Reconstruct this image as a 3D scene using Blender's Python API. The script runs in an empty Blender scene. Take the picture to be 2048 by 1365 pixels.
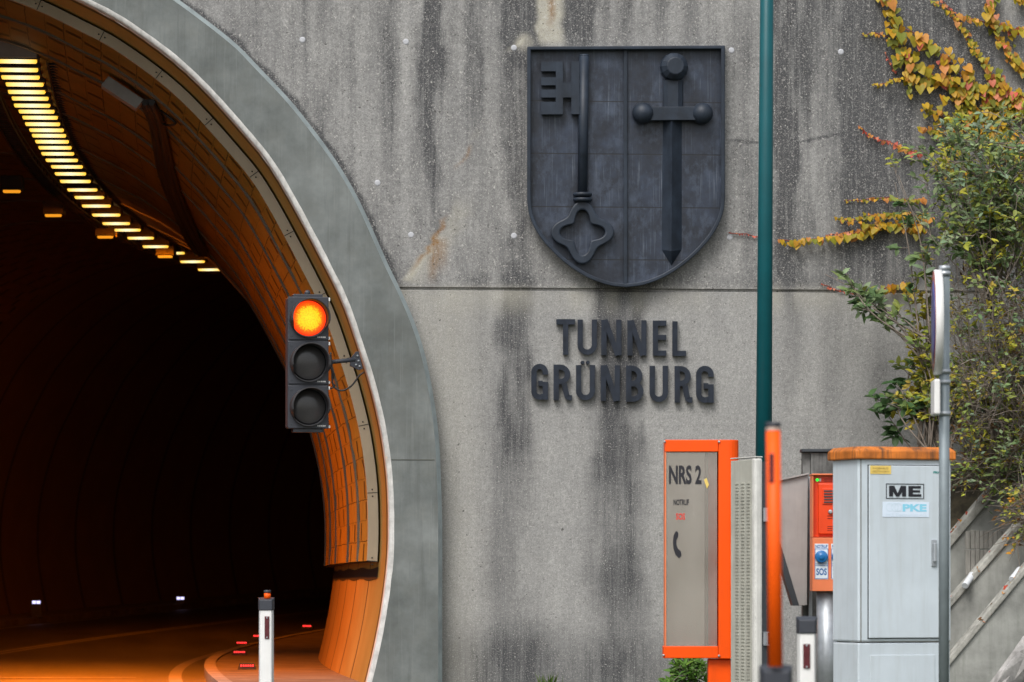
import bpy, math, random
import numpy as np
from mathutils import Vector, Matrix
from math import radians as R, sin, cos, pi, sqrt

rnd = random.Random(11)
scene = bpy.context.scene
COL = scene.collection

# ------------------------------------------------------------------ camera
F = 8400.0                      # focal length in pixels of the 2048 px wide photograph
VPX, HY = 225.0, 1167.0         # where the tunnel axis vanishes, height of the horizon
TH = math.atan((1024 - VPX) / F)
CAM = Vector((0.0, -42.0, 1.1))
RT = Vector((cos(TH), -sin(TH), 0)); FW = Vector((sin(TH), cos(TH), 0)); UP = Vector((0, 0, 1))
cd = bpy.data.cameras.new('camera'); cam = bpy.data.objects.new('camera', cd); COL.objects.link(cam)
cam.location = CAM
cam.rotation_euler = (pi / 2, 0, -TH)
cd.sensor_width = 36; cd.lens = F / 2048 * 36
cd.shift_y = (HY - 682.5) / 2048
cd.clip_start = 0.5; cd.clip_end = 3000
cd.dof.use_dof = True; cd.dof.focus_distance = 42.0; cd.dof.aperture_fstop = 5.6
scene.camera = cam
# ------------------------------------------------------------------ overcast daylight
SUN_EL, SUN_AZ = R(52), R(205)
w = bpy.data.worlds.new('World'); scene.world = w; w.use_nodes = True
nt = w.node_tree; bg = nt.nodes['Background']
sky = nt.nodes.new('ShaderNodeTexSky'); sky.sky_type = 'NISHITA'; sky.sun_disc = False
sky.sun_elevation = SUN_EL; sky.sun_rotation = SUN_AZ; sky.dust_density = 4; sky.air_density = 1.2
hs = nt.nodes.new('ShaderNodeHueSaturation'); hs.inputs['Saturation'].default_value = 0.35
nt.links.new(sky.outputs[0], hs.inputs['Color']); nt.links.new(hs.outputs[0], bg.inputs['Color'])
bg.inputs['Strength'].default_value = 0.15
sd = bpy.data.lights.new('sun', 'SUN'); sd.energy = 1.5; sd.angle = R(25); sd.color = (1.0, 0.97, 0.93)
so = bpy.data.objects.new('sun', sd); COL.objects.link(so)
sdir = Vector((-0.35, -0.62, 0.9)).normalized()
so.rotation_euler = sdir.to_track_quat('Z', 'Y').to_euler(); so.location = (-20, -40, 40)
scene.view_settings.view_transform = 'Standard'; scene.view_settings.look = 'None'
scene.view_settings.exposure = 0.35; scene.view_settings.gamma = 1.0
scene.cycles.max_bounces = 8; scene.cycles.transparent_max_bounces = 12
scene.cycles.use_denoising = True

# ------------------------------------------------------------------ geometry of the view
def ray(px, py):
    return FW + RT * ((px - 1024) / F) + UP * ((HY - py) / F)
def P(px, py, Y=0.0):           # point of the plane Y seen at that pixel of the photograph
    d = ray(px, py); k = (Y - CAM.y) / d.y
    return CAM + d * k
def Pt(px, py, t):              # point at depth t
    return CAM + ray(px, py) * t
def sm(a, b, x):
    x = min(1, max(0, (x - a) / (b - a))); return x * x * (3 - 2 * x)

# the tunnel's path: straight ahead, then bending right and rising a little
PATH = []
_x = _y = 0.0; _h = -0.009; _ds = 0.25
for i in range(0, 560):
    s = i * _ds
    k = 2 / 760 + 1.8e-4 * s if s < 40 else 0.0094
    PATH.append((_x, _y, _h)); _h += k * _ds; _x += sin(_h) * _ds; _y += cos(_h) * _ds
def path(s):
    if s <= 0: return 0.0, s, 0.0
    f = s / _ds; i = min(int(f), len(PATH) - 2); f -= i
    a, b = PATH[i], PATH[i + 1]
    return tuple(a[j] + (b[j] - a[j]) * f for j in range(3))
def rise(s):
    if s < 18: return 0.0
    if s < 57: return 0.62 * ((s - 18) / 39) ** 2
    return 0.62 + (s - 57) * 0.0318
def tun(s, X, Z):
    x, y, h = path(s)
    return Vector((x + X * cos(h), y - X * sin(h), Z + rise(s)))
def inv_tun(p):
    s = p.y
    for _ in range(6):
        x, y, h = path(s); s += (p.x - x) * sin(h) + (p.y - y) * cos(h)
    x, y, h = path(s)
    return s, (p.x - x) * cos(h) - (p.y - y) * sin(h), p.z - rise(s)

def crom(pts, n):
    pts = [np.array(p, float) for p in pts]
    seg = [0]
    for a, b in zip(pts, pts[1:]): seg.append(seg[-1] + np.linalg.norm(b - a))
    out = []
    for q in np.linspace(0, seg[-1], n):
        i = min(max(np.searchsorted(seg, q) - 1, 0), len(pts) - 2)
        f = (q - seg[i]) / (seg[i + 1] - seg[i])
        p0 = pts[i - 1] if i else 2 * pts[0] - pts[1]
        p3 = pts[i + 2] if i + 2 < len(pts) else 2 * pts[-1] - pts[-2]
        p1, p2 = pts[i], pts[i + 1]
        m1 = (p2 - p0) / max(1e-6, (seg[i + 1] - (seg[i - 1] if i else 2 * seg[0] - seg[1]))) * (seg[i + 1] - seg[i])
        nx = seg[i + 2] if i + 2 < len(pts) else 2 * seg[-1] - seg[-2]
        m2 = (p3 - p1) / max(1e-6, nx - seg[i]) * (seg[i + 1] - seg[i])
        out.append((2*f**3-3*f**2+1)*p1 + (f**3-2*f**2+f)*m1 + (-2*f**3+3*f**2)*p2 + (f**3-f**2)*m2)
    return np.array(out)

INNER_PX = [(-310,-113),(-150,-101),(0,-66),(80,-37),(157,0),(250,50),(377,147),(512,294),(547,342),(590,416),(655,540),(687,607),(715,687),
            (737,757),(758,840),(770,913),(776,973),(778,1049),(776,1120),(765,1212),(750,1293),(733,1365),(718,1420)]
OUTER_PX = [(-310,-210),(-100,-192),(0,-169),(200,-96),(300,-40),(360,0),(467,82),(512,127),(600,223),(700,365),(780,535),(803,582),
            (830,645),(850,707),(867,790),(878,873),(883,973),(885,1050),(885,1220),(885,1420)]
YR = -0.28
def prof(px, n):
    q = crom([(P(a, b, YR).x, P(a, b, YR).z) for a, b in px], n)
    q = q[::-1]                                        # from the ground up to the crown
    return q
NP = 120
IN = prof(INNER_PX, NP); OUT = prof(OUTER_PX, NP)
XC = IN[-1][0]
def normals(q):
    t = np.gradient(q, axis=0); t /= np.linalg.norm(t, axis=1)[:, None]
    return np.c_[t[:, 1], -t[:, 0]]                    # outward (to the right on the right half)
NI, NO = normals(IN), normals(OUT)
NI[-1] = (0, 1); NO[-1] = (0, 1)
def full(q):                                           # right half + mirrored left half
    l = q[:-1][::-1].copy(); l[:, 0] = 2 * XC - l[:, 0]
    return np.vstack([q, l])
def x_in(z, q=None):
    q = IN if q is None else q
    return float(np.interp(z, q[:, 1], q[:, 0]))
def lining_hit(px, py, off=0.13, t0=43.2, t1=95):
    t = t0
    while t < t1:
        p = Pt(px, py, t); s, X, Z = inv_tun(p)
        j = int(np.argmin((IN[:, 0] - X) ** 2 + (IN[:, 1] - Z) ** 2))
        if (X - IN[j, 0]) * NI[j, 0] + (Z - IN[j, 1]) * NI[j, 1] > -off: return p
        t += 0.04
    return Pt(px, py, t1)
def ground_hit(px, py, z=0.0):
    t = 30.0
    while t < 140:
        p = Pt(px, py, t); s, X, Z = inv_tun(p)
        if Z <= z: return p, s, X
        t += 0.05
    return p, s, X

# ------------------------------------------------------------------ mesh builder
class MB:
    def __init__(s, M=None): s.v = []; s.f = []; s.sm = []; s.c = []; s.uv = {}; s.M = M; s.col = None
    def p(s, q):
        q = Vector(q); s.v.append(s.M @ q if s.M else q); return len(s.v) - 1
    def face(s, idx, smooth=False):
        s.f.append(tuple(idx)); s.sm.append(smooth); s.c.append(s.col)
    def poly(s, pts, smooth=False): s.face([s.p(q) for q in pts], smooth)
    def box(s, x0, x1, y0, y1, z0, z1):
        i = [s.p((x, y, z)) for z in (z0, z1) for y in (y0, y1) for x in (x0, x1)]
        for f in ((0,2,3,1),(4,5,7,6),(0,1,5,4),(2,6,7,3),(0,4,6,2),(1,3,7,5)): s.face([i[k] for k in f])
    def hexa(s, a, b):             # two quads (same order) joined to a solid
        i = [s.p(q) for q in a] + [s.p(q) for q in b]
        s.face(i[:4][::-1]); s.face(i[4:])
        for k in range(4): s.face((i[k], i[(k+1) % 4], i[4+(k+1) % 4], i[4+k]))
    def prism(s, front, back, smooth=False):
        n = len(front); a = [s.p(q) for q in front]; b = [s.p(q) for q in back]
        s.face(a); s.face(b[::-1])
        for k in range(n): s.face((a[k], b[k], b[(k+1) % n], a[(k+1) % n]), smooth)
    def ringprism(s, outf, inf, outb, inb):
        n = len(outf); L = [[s.p(q) for q in r] for r in (outf, inf, outb, inb)]
        for k in range(n):
            j = (k + 1) % n
            s.face((L[0][k], L[0][j], L[1][j], L[1][k])); s.face((L[2][j], L[2][k], L[3][k], L[3][j]))
            s.face((L[0][j], L[0][k], L[2][k], L[2][j]), True); s.face((L[1][k], L[1][j], L[3][j], L[3][k]), True)
    def tube(s, pts, r, n=8, cap=True, smooth=True):
        pts = [Vector(q) for q in pts]; rings = []
        for i, q in enumerate(pts):
            t = (pts[min(i+1, len(pts)-1)] - pts[max(i-1, 0)])
            if t.length < 1e-9: t = Vector((0, 0, 1))
            t.normalize(); a = t.cross(Vector((0, 0, 1)))
            if a.length < 0.05: a = t.cross(Vector((1, 0, 0)))
            a.normalize(); b = a.cross(t); rr = r[i] if isinstance(r, (list, tuple)) else r
            rings.append([s.p(q + a * (rr * cos(2*pi*k/n)) + b * (rr * sin(2*pi*k/n))) for k in range(n)])
        for A, B in zip(rings, rings[1:]):
            for k in range(n): s.face((A[k], A[(k+1) % n], B[(k+1) % n], B[k]), smooth)
        if cap: s.face(rings[0][::-1]); s.face(rings[-1])
    def lathe(s, o, ax, prof, n=24, smooth=True, a0=0, a1=2*pi):
        o = Vector(o); ax = Vector(ax).normalized(); u = ax.cross(Vector((0, 0, 1)))
        if u.length < 0.05: u = ax.cross(Vector((1, 0, 0)))
        u.normalize(); v = u.cross(ax); rings = []
        m = n if abs(a1 - a0 - 2*pi) < 1e-6 else n + 1
        for (d, r) in prof:
            rings.append([s.p(o + ax * d + u * (r * cos(a0 + (a1-a0)*k/n)) + v * (r * sin(a0 + (a1-a0)*k/n))) for k in range(m)])
        for A, B in zip(rings, rings[1:]):
            for k in range(n): s.face((A[k], A[(k+1) % m], B[(k+1) % m], B[k]), smooth)
        if m == n:
            s.face(rings[0][::-1]); s.face(rings[-1])
    def ball(s, c, r, n=20, sq=1.0, ax=(0, -1, 0)):
        s.lathe(c, ax, [(-r * cos(pi * i / 12) * sq, max(1e-4, r * sin(pi * i / 12))) for i in range(13)], n)
    def build(s, name, mat, parent=None, bevel=0.0, origin=None):
        if name in SPLIT and parent is not None:
            g = list(range(len(s.v)))
            def fd(i):
                while g[i] != i: g[i] = g[g[i]]; i = g[i]
                return i
            for f in s.f:
                for k in f[1:]: g[fd(k)] = fd(f[0])
            grp = {}
            for f, sm_, c in zip(s.f, s.sm, s.c): grp.setdefault(fd(f[0]), []).append((f, sm_, c))
            if len(grp) > 1:
                first = None
                for fl in grp.values():
                    m = MB(); mp = {}
                    for f, sm_, c in fl:
                        for k in f:
                            if k not in mp: mp[k] = len(m.v); m.v.append(s.v[k])
                        m.f.append(tuple(mp[k] for k in f)); m.sm.append(sm_); m.c.append(c)
                    o = m._build(name, mat, parent, bevel, origin); first = first or o
                return first
        return s._build(name, mat, parent, bevel, origin)
    def _build(s, name, mat, parent=None, bevel=0.0, origin=None):
        me = bpy.data.meshes.new(name)
        o0 = Vector((0, 0, 0))
        if parent is not None: o0 = ROOT[parent.name]
        elif origin is not None: o0 = Vector(origin)
        elif s.v:
            o0 = Vector((sum(q.x for q in s.v) / len(s.v), sum(q.y for q in s.v) / len(s.v), min(q.z for q in s.v)))
        me.from_pydata([q - o0 for q in s.v], [], s.f)
        me.polygons.foreach_set('use_smooth', s.sm)
        if any(c is not None for c in s.c):
            at = me.color_attributes.new('Col', 'FLOAT_COLOR', 'CORNER'); d = []
            for f, c in zip(s.f, s.c): d += list((*(c or (1, 1, 1)), 1.0)) * len(f)
            at.data.foreach_set('color', d)
        if s.uv:
            uv = me.uv_layers.new(name='UVMap'); d = []
            for f in s.f:
                for k in f: d += s.uv[k]
            uv.data.foreach_set('uv', d)
        if mat: me.materials.append(mat)
        o = bpy.data.objects.new(name, me); COL.objects.link(o)
        if parent is not None: o.parent = parent; ROOT[o.name] = o0
        else: o.location = o0; ROOT[o.name] = o0
        if bevel:
            b = o.modifiers.new('bevel', 'BEVEL'); b.width = bevel; b.segments = 2; b.limit_method = 'ANGLE'; b.angle_limit = R(40)
            b.harden_normals = False
        return o
ROOT = {}
SPLIT = {'screw', 'bracket', 'bolt', 'rivet', 'cladding_foot', 'end_cap', 'side_rail', 'handle_plate', 'post_body'}
def tag(o, label=None, cat=None, group=None, kind=None):
    if label: o['label'] = label
    if cat: o['category'] = cat
    if group: o['group'] = group
    if kind: o['kind'] = kind
    return o
def thing(name, loc, label, cat, group=None):
    o = bpy.data.objects.new(name, None); COL.objects.link(o); o.location = loc; o.empty_display_size = 0.1
    ROOT[o.name] = Vector(loc); return tag(o, label, cat, group)
def part_label(o, label): o['label'] = label; return o
def copy_tree(o, parent=None):
    c = o.copy(); COL.objects.link(c)
    if parent is not None: c.parent = parent
    for ch in [q for q in list(o.children)]: copy_tree(ch, c)
    return c
def frame(o, ex, n):              # local x = along, y = outwards (towards the viewer), z = up
    ex = Vector(ex).normalized(); n = Vector(n).normalized(); ez = Vector((0, 0, 1))
    M = Matrix((( ex.x, n.x, ez.x, o[0]), (ex.y, n.y, ez.y, o[1]), (ex.z, n.z, ez.z, o[2]), (0, 0, 0, 1)))
    return M
def text_mb(mb, s, x0, x1, z0, z1, y, bold=0.0, flip=False):
    cu = bpy.data.curves.new('t', 'FONT'); cu.body = s; cu.offset = bold; cu.resolution_u = 3
    o = bpy.data.objects.new('t', cu); COL.objects.link(o)
    me = bpy.data.meshes.new_from_object(o.evaluated_get(bpy.context.evaluated_depsgraph_get()))
    vs = [v.co.copy() for v in me.vertices]; fs = [tuple(p.vertices) for p in me.polygons]
    bpy.data.objects.remove(o); bpy.data.curves.remove(cu); bpy.data.meshes.remove(me)
    ax0, ax1 = min(v.x for v in vs), max(v.x for v in vs); ay0, ay1 = min(v.y for v in vs), max(v.y for v in vs)
    ids = [mb.p((x0 + (v.x-ax0)/(ax1-ax0)*(x1-x0), y, z0 + (v.y-ay0)/(ay1-ay0)*(z1-z0))) for v in vs]
    for f in fs: mb.face([ids[k] for k in f])

# ------------------------------------------------------------------ materials
def srgb(r, g, b):
    f = lambda c: (c/255/12.92) if c/255 <= 0.04045 else ((c/255+0.055)/1.055)**2.4
    return (f(r), f(g), f(b))
class NT:
    def __init__(s, m): s.t = m.node_tree; s.bsdf = s.t.nodes['Principled BSDF']; s.out = s.t.nodes['Material Output']
    def n(s, k, **kw):
        q = s.t.nodes.new(k)
        for a, b in kw.items(): setattr(q, a, b)
        return q
    def l(s, a, b): s.t.links.new(a, b)
    def coords(s, kind='Object', scale=(1, 1, 1)):
        c = s.n('ShaderNodeTexCoord'); m = s.n('ShaderNodeMapping'); m.inputs['Scale'].default_value = scale
        s.l(c.outputs[kind], m.inputs[0]); return m.outputs[0]
    def noise(s, vec, scale, detail=4, rough=0.6):
        q = s.n('ShaderNodeTexNoise'); q.inputs['Scale'].default_value = scale; q.inputs['Detail'].default_value = detail
        q.inputs['Roughness'].default_value = rough; s.l(vec, q.inputs['Vector']); return q.outputs['Fac']
    def ramp(s, fac, a, b, ca=(0, 0, 0, 1), cb=(1, 1, 1, 1)):
        q = s.n('ShaderNodeValToRGB'); e = q.color_ramp.elements; e[0].position = a; e[1].position = b; e[0].color = ca; e[1].color = cb
        s.l(fac, q.inputs[0]); return q.outputs[0]
    def mix(s, fac, a, b, mode='MIX'):
        q = s.n('ShaderNodeMix', data_type='RGBA', blend_type=mode)
        for v, i in ((fac, 0), (a, 6), (b, 7)):
            if hasattr(v, 'links'): s.l(v, q.inputs[i])
            elif i == 0: q.inputs[0].default_value = v
            else: q.inputs[i].default_value = (*v[:3], 1)
        return q.outputs[2]
    def math(s, op, a, b=0.0, c=None, clamp=False):
        q = s.n('ShaderNodeMath', operation=op, use_clamp=clamp)
        for v, i in ((a, 0), (b, 1), (c, 2)):
            if v is None: continue
            if hasattr(v, 'links'): s.l(v, q.inputs[i])
            else: q.inputs[i].default_value = v
        return q.outputs[0]
    def bump(s, h, strength=0.3, dist=0.01):
        q = s.n('ShaderNodeBump'); q.inputs['Strength'].default_value = strength; q.inputs['Distance'].default_value = dist
        s.l(h, q.inputs['Height']); s.l(q.outputs[0], s.bsdf.inputs['Normal'])
    def base(s, c): s.l(c, s.bsdf.inputs['Base Color'])
def mat(name, col, rough=0.6, metal=0.0, var=0.25, scale=6.0, streak=0.0, dirt=None, bump=0.0, bscale=60, spec=0.5):
    m = bpy.data.materials.new(name); m.use_nodes = True; n = NT(m)
    n.bsdf.inputs['Roughness'].default_value = rough; n.bsdf.inputs['Metallic'].default_value = metal
    n.bsdf.inputs['Specular IOR Level'].default_value = spec
    v = n.coords('Object'); f = n.noise(v, scale, 5)
    lo = tuple(c * (1 - var) for c in col); hi = tuple(min(1, c * (1 + var)) for c in col)
    c = n.mix(n.ramp(f, 0.3, 0.7), lo, hi)
    if streak:
        v2 = n.coords('Object', (9, 9, 0.7)); f2 = n.noise(v2, 2.2, 5, 0.65)
        d = dirt or tuple(q * 0.35 for q in col)
        c = n.mix(n.math('MULTIPLY', n.ramp(f2, 0.48, 0.75), streak), c, d)
    n.base(c)
    if bump: n.bump(n.noise(v, bscale, 4), bump, 0.01)
    return m
def emit(name, col, strength, rim=None):
    m = bpy.data.materials.new(name); m.use_nodes = True; n = NT(m)
    n.bsdf.inputs['Base Color'].default_value = (0.02, 0.02, 0.02, 1)
    n.bsdf.inputs['Emission Color'].default_value = (*col, 1); n.bsdf.inputs['Emission Strength'].default_value = strength
    return m
def col_mat(name, rough=0.55, trans=0.0):
    m = bpy.data.materials.new(name); m.use_nodes = True; n = NT(m)
    a = n.n('ShaderNodeVertexColor', layer_name='Col'); v = n.coords('Object')
    n.base(n.mix(n.ramp(n.noise(v, 30, 3), 0.3, 0.75), n.mix(0.3, a.outputs[0], (0, 0, 0)), a.outputs[0]))
    n.bsdf.inputs['Roughness'].default_value = rough; n.bsdf.inputs['Specular IOR Level'].default_value = 0.3
    if trans:
        tb = n.n('ShaderNodeBsdfTranslucent'); n.l(a.outputs[0], tb.inputs[0]); mx = n.n('ShaderNodeMixShader'); mx.inputs[0].default_value = trans
        n.l(n.bsdf.outputs[0], mx.inputs[1]); n.l(tb.outputs[0], mx.inputs[2]); n.l(mx.outputs[0], n.out.inputs[0])
    return m
MT = {}
def ring_mat():
    m = bpy.data.materials.new('smooth_ring_concrete'); m.use_nodes = True; n = NT(m); v = n.coords('Object')
    c = n.mix(n.ramp(n.noise(v, 1.4, 6, .65), .34, .66), (.092, .104, .101), (.20, .218, .213))
    c = n.mix(n.math('MULTIPLY', n.ramp(n.noise(v, 5, 6, .7), .45, .75), .5), c, (.13, .135, .12))
    c = n.mix(n.math('MULTIPLY', n.ramp(n.noise(n.coords('Object', (5, 5, .35)), 2.0, 6, .7), .52, .72), .45), c, (.06, .065, .062))
    c = n.mix(n.math('MULTIPLY', n.ramp(n.noise(v, .75, 4, .7), .48, .64), .55), c, (.085, .092, .085))
    c = n.mix(n.math('MULTIPLY', n.ramp(n.noise(n.coords('Object', (22, 22, .5)), 2.0, 4, .6), .58, .8), .35), c, (.27, .29, .28))
    n.base(c); n.bsdf.inputs['Roughness'].default_value = .7; n.bump(n.noise(v, 40, 4), .1, .01); return m
MT['ring'] = None
MT['white_band'] = mat('white_edge_paint', (0.56, 0.55, 0.53), 0.7, var=0.22, scale=11, streak=0.5, dirt=(0.26, 0.25, 0.23), bump=0.35, bscale=24)
MT['black_metal'] = mat('dark_weathered_metal', (0.018, 0.026, 0.040), 0.5, var=0.4, scale=5, streak=0.15, dirt=(.05,.06,.075), bump=0.05, spec=.35)
MT['letter'] = mat('dark_letter_metal', (0.014, 0.019, 0.030), 0.5, var=0.4, scale=9, streak=0.3, dirt=(0.04, 0.05, 0.07), spec=.3)
MT['teal'] = mat('teal_paint', (0.0, 0.075, 0.09), 0.45, var=0.12, scale=3, streak=0.2, dirt=(0.01, .05, .06), spec=.35)
MT['orange'] = mat('orange_paint', (0.90, 0.085, 0.0), 0.4, var=0.07, scale=3, streak=0.22, dirt=(0.50, 0.06, 0.01), spec=.3)
MT['orange_sun'] = mat('faded_orange_paint', (0.78, 0.20, 0.075), 0.5, var=0.08, scale=5, streak=0.3, dirt=(0.6, 0.22, 0.12))
MT['orange_deep'] = mat('deep_orange_panel', (0.75, 0.055, 0.004), 0.4, var=0.06, scale=5)
MT['snow'] = mat('snow_pole_orange', (0.88, 0.10, 0.0), 0.5, var=0.06, scale=4, spec=.3)
MT['grey_cab'] = mat('light_grey_cabinet_paint', (0.53, 0.595, 0.645), 0.45, var=0.07, scale=2.5, streak=0.32, dirt=(0.38, 0.41, 0.41), bump=0.03, bscale=120)
MT['cab_side'] = MT['grey_cab']
MT['roof_or'] = mat('weathered_orange_roof', (0.55, 0.16, 0.018), 0.6, var=0.4, scale=7, streak=1.2, dirt=(0.04, 0.028, 0.02), bump=0.1)
MT['beige_cab'] = mat('beige_grey_cabinet', (0.42, 0.42, 0.37), 0.6, var=0.12, scale=5, streak=0.3, dirt=(0.2, 0.2, 0.17))
MT['pale_edge'] = mat('pale_cabinet_edge', (0.60, 0.60, 0.57), 0.5, var=0.12, scale=8, streak=0.4, dirt=(0.2, 0.2, 0.19))
MT['dark_side'] = mat('dark_grey_metal', (0.035, 0.042, 0.05), 0.6, var=0.2)
MT['hood'] = mat('grey_hood_sheet', (0.34, 0.32, 0.31), 0.55, var=0.1, scale=4, streak=0.35, dirt=(0.2, 0.19, 0.17))
MT['pillar'] = mat('stained_pillar', (0.13, 0.13, 0.125), 0.8, var=0.5, scale=7, streak=1.0, dirt=(0.02, 0.02, 0.02))
MT['galv'] = mat('galvanised_steel', (0.42, 0.45, 0.48), 0.45, 0.55, var=0.18, scale=10, streak=0.35, dirt=(0.2, 0.22, 0.24))
MT['pole'] = mat('grey_blue_pole', (0.22, 0.26, 0.28), 0.5, 0.3, var=0.15, scale=6, streak=0.4, dirt=(0.12, 0.14, 0.15))
MT['white_pl'] = mat('white_plastic', (0.72, 0.72, 0.71), 0.45, var=0.06, scale=6, streak=0.25, dirt=(0.5, 0.49, 0.42))
MT['black_pl'] = mat('dark_cap_plastic', (0.03, 0.034, 0.045), 0.55, var=0.15)
MT['refl_red'] = mat('dark_red_reflector', (0.09, 0.015, 0.02), 0.25, var=0.15, scale=40)
MT['sig_black'] = mat('dark_signal_plastic', (0.032, 0.035, 0.045), 0.45, var=0.15, scale=5)
MT['visor_in'] = mat('visor_plastic', (0.035, 0.033, 0.036), 0.4, var=0.1)
MT['lens_off'] = mat('dark_lens', (0.055, 0.053, 0.055), 0.22, var=0.1, scale=80)
MT['white_mk'] = mat('off_white_print', (0.7, 0.7, 0.68), 0.5, var=0.03)
MT['ink'] = mat('black_print', (0.012, 0.012, 0.018), 0.5, var=0.03)
MT['ink_red'] = mat('red_print', (0.75, 0.035, 0.02), 0.5, var=0.03)
MT['ink_blue'] = mat('blue_print', (0.01, 0.12, 0.36), 0.45, var=0.05)
MT['ink_cyan'] = mat('pale_cyan_print', (0.25, 0.62, 0.80), 0.5, var=0.03)
MT['ink_faint'] = mat('faded_print', (0.60, 0.72, 0.82), 0.5, var=0.02)
MT['yellow'] = mat('yellow_sticker', (0.75, 0.55, 0.14), 0.5, var=0.08)
MT['sticker'] = mat('white_sticker', (0.70, 0.76, 0.82), 0.45, var=0.04)
MT['blue_btn'] = mat('blue_button', (0.015, 0.15, 0.40), 0.3, var=0.1)
MT['beige'] = mat('beige_trim_sheet', (0.37, 0.315, 0.23), 0.5, var=0.08, scale=2, streak=0.1)
MT['rib'] = mat('grey_joint_strip', (0.11, 0.095, 0.07), 0.6, var=0.15)
MT['lamp_body'] = mat('sooty_lamp_housing', (0.03, 0.028, 0.026), 0.7, 0.0, var=0.3)
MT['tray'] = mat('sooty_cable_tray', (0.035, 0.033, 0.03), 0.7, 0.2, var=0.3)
MT['cable'] = mat('black_cable', (0.010, 0.009, 0.009), 0.6, var=0.2)
MT['boxgrey'] = mat('grey_junction_box', (0.26, 0.26, 0.26), 0.55, var=0.12)
MT['plug'] = mat('light_plug_mortar', (0.44, 0.45, 0.48), 0.7, var=0.12, scale=30)
MT['crib'] = mat('lichen_concrete', (0.28, 0.285, 0.265), 0.85, var=0.45, scale=1.8, streak=0.3, dirt=(0.09, 0.10, 0.075), bump=0.35, bscale=30)
MT['crib_edge'] = mat('pale_concrete_edge', (0.33, 0.325, 0.295), 0.85, var=0.45, scale=7, streak=0.45, dirt=(0.2, 0.2, 0.16), bump=0.4, bscale=30)
MT['board'] = mat('grey_boards', (0.27, 0.26, 0.235), 0.8, var=0.2, scale=5, streak=0.7, dirt=(0.1, 0.1, 0.085), bump=0.2)
MT['rock'] = mat('pale_rock', (0.33, 0.32, 0.31), 0.9, var=0.5, scale=5, streak=0.3, bump=0.7, bscale=12)
MT['pipe'] = mat('white_pipe', (0.62, 0.65, 0.68), 0.4, var=0.1)
MT['soil'] = mat('leaf_litter_soil', (0.06, 0.05, 0.03), 0.95, var=0.6, scale=8, bump=0.8, bscale=20)
MT['grass_ground'] = mat('verge_grass', (0.04, 0.05, 0.02), 0.95, var=0.5, scale=5, bump=0.8, bscale=30)
MT['leaf'] = col_mat('leaf', 0.5, 0.25)
MT['twig'] = mat('brown_twig', (0.17, 0.14, 0.115), 0.8, var=0.4, scale=8)
MT['stem_red'] = mat('red_vine_stem', (0.16, 0.045, 0.035), 0.7, var=0.3, scale=8)
MT['kerb'] = mat('kerb_concrete', (0.17, 0.155, 0.13), 0.85, var=0.35, scale=3, streak=.3, bump=0.4)
MT['walk'] = mat('walkway_concrete', (0.10, 0.085, 0.065), 0.9, var=0.5, scale=2.5, bump=0.5, bscale=25)
MT['paint'] = mat('worn_road_paint', (0.17, 0.165, 0.15), 0.6, var=0.35, scale=6)

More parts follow.
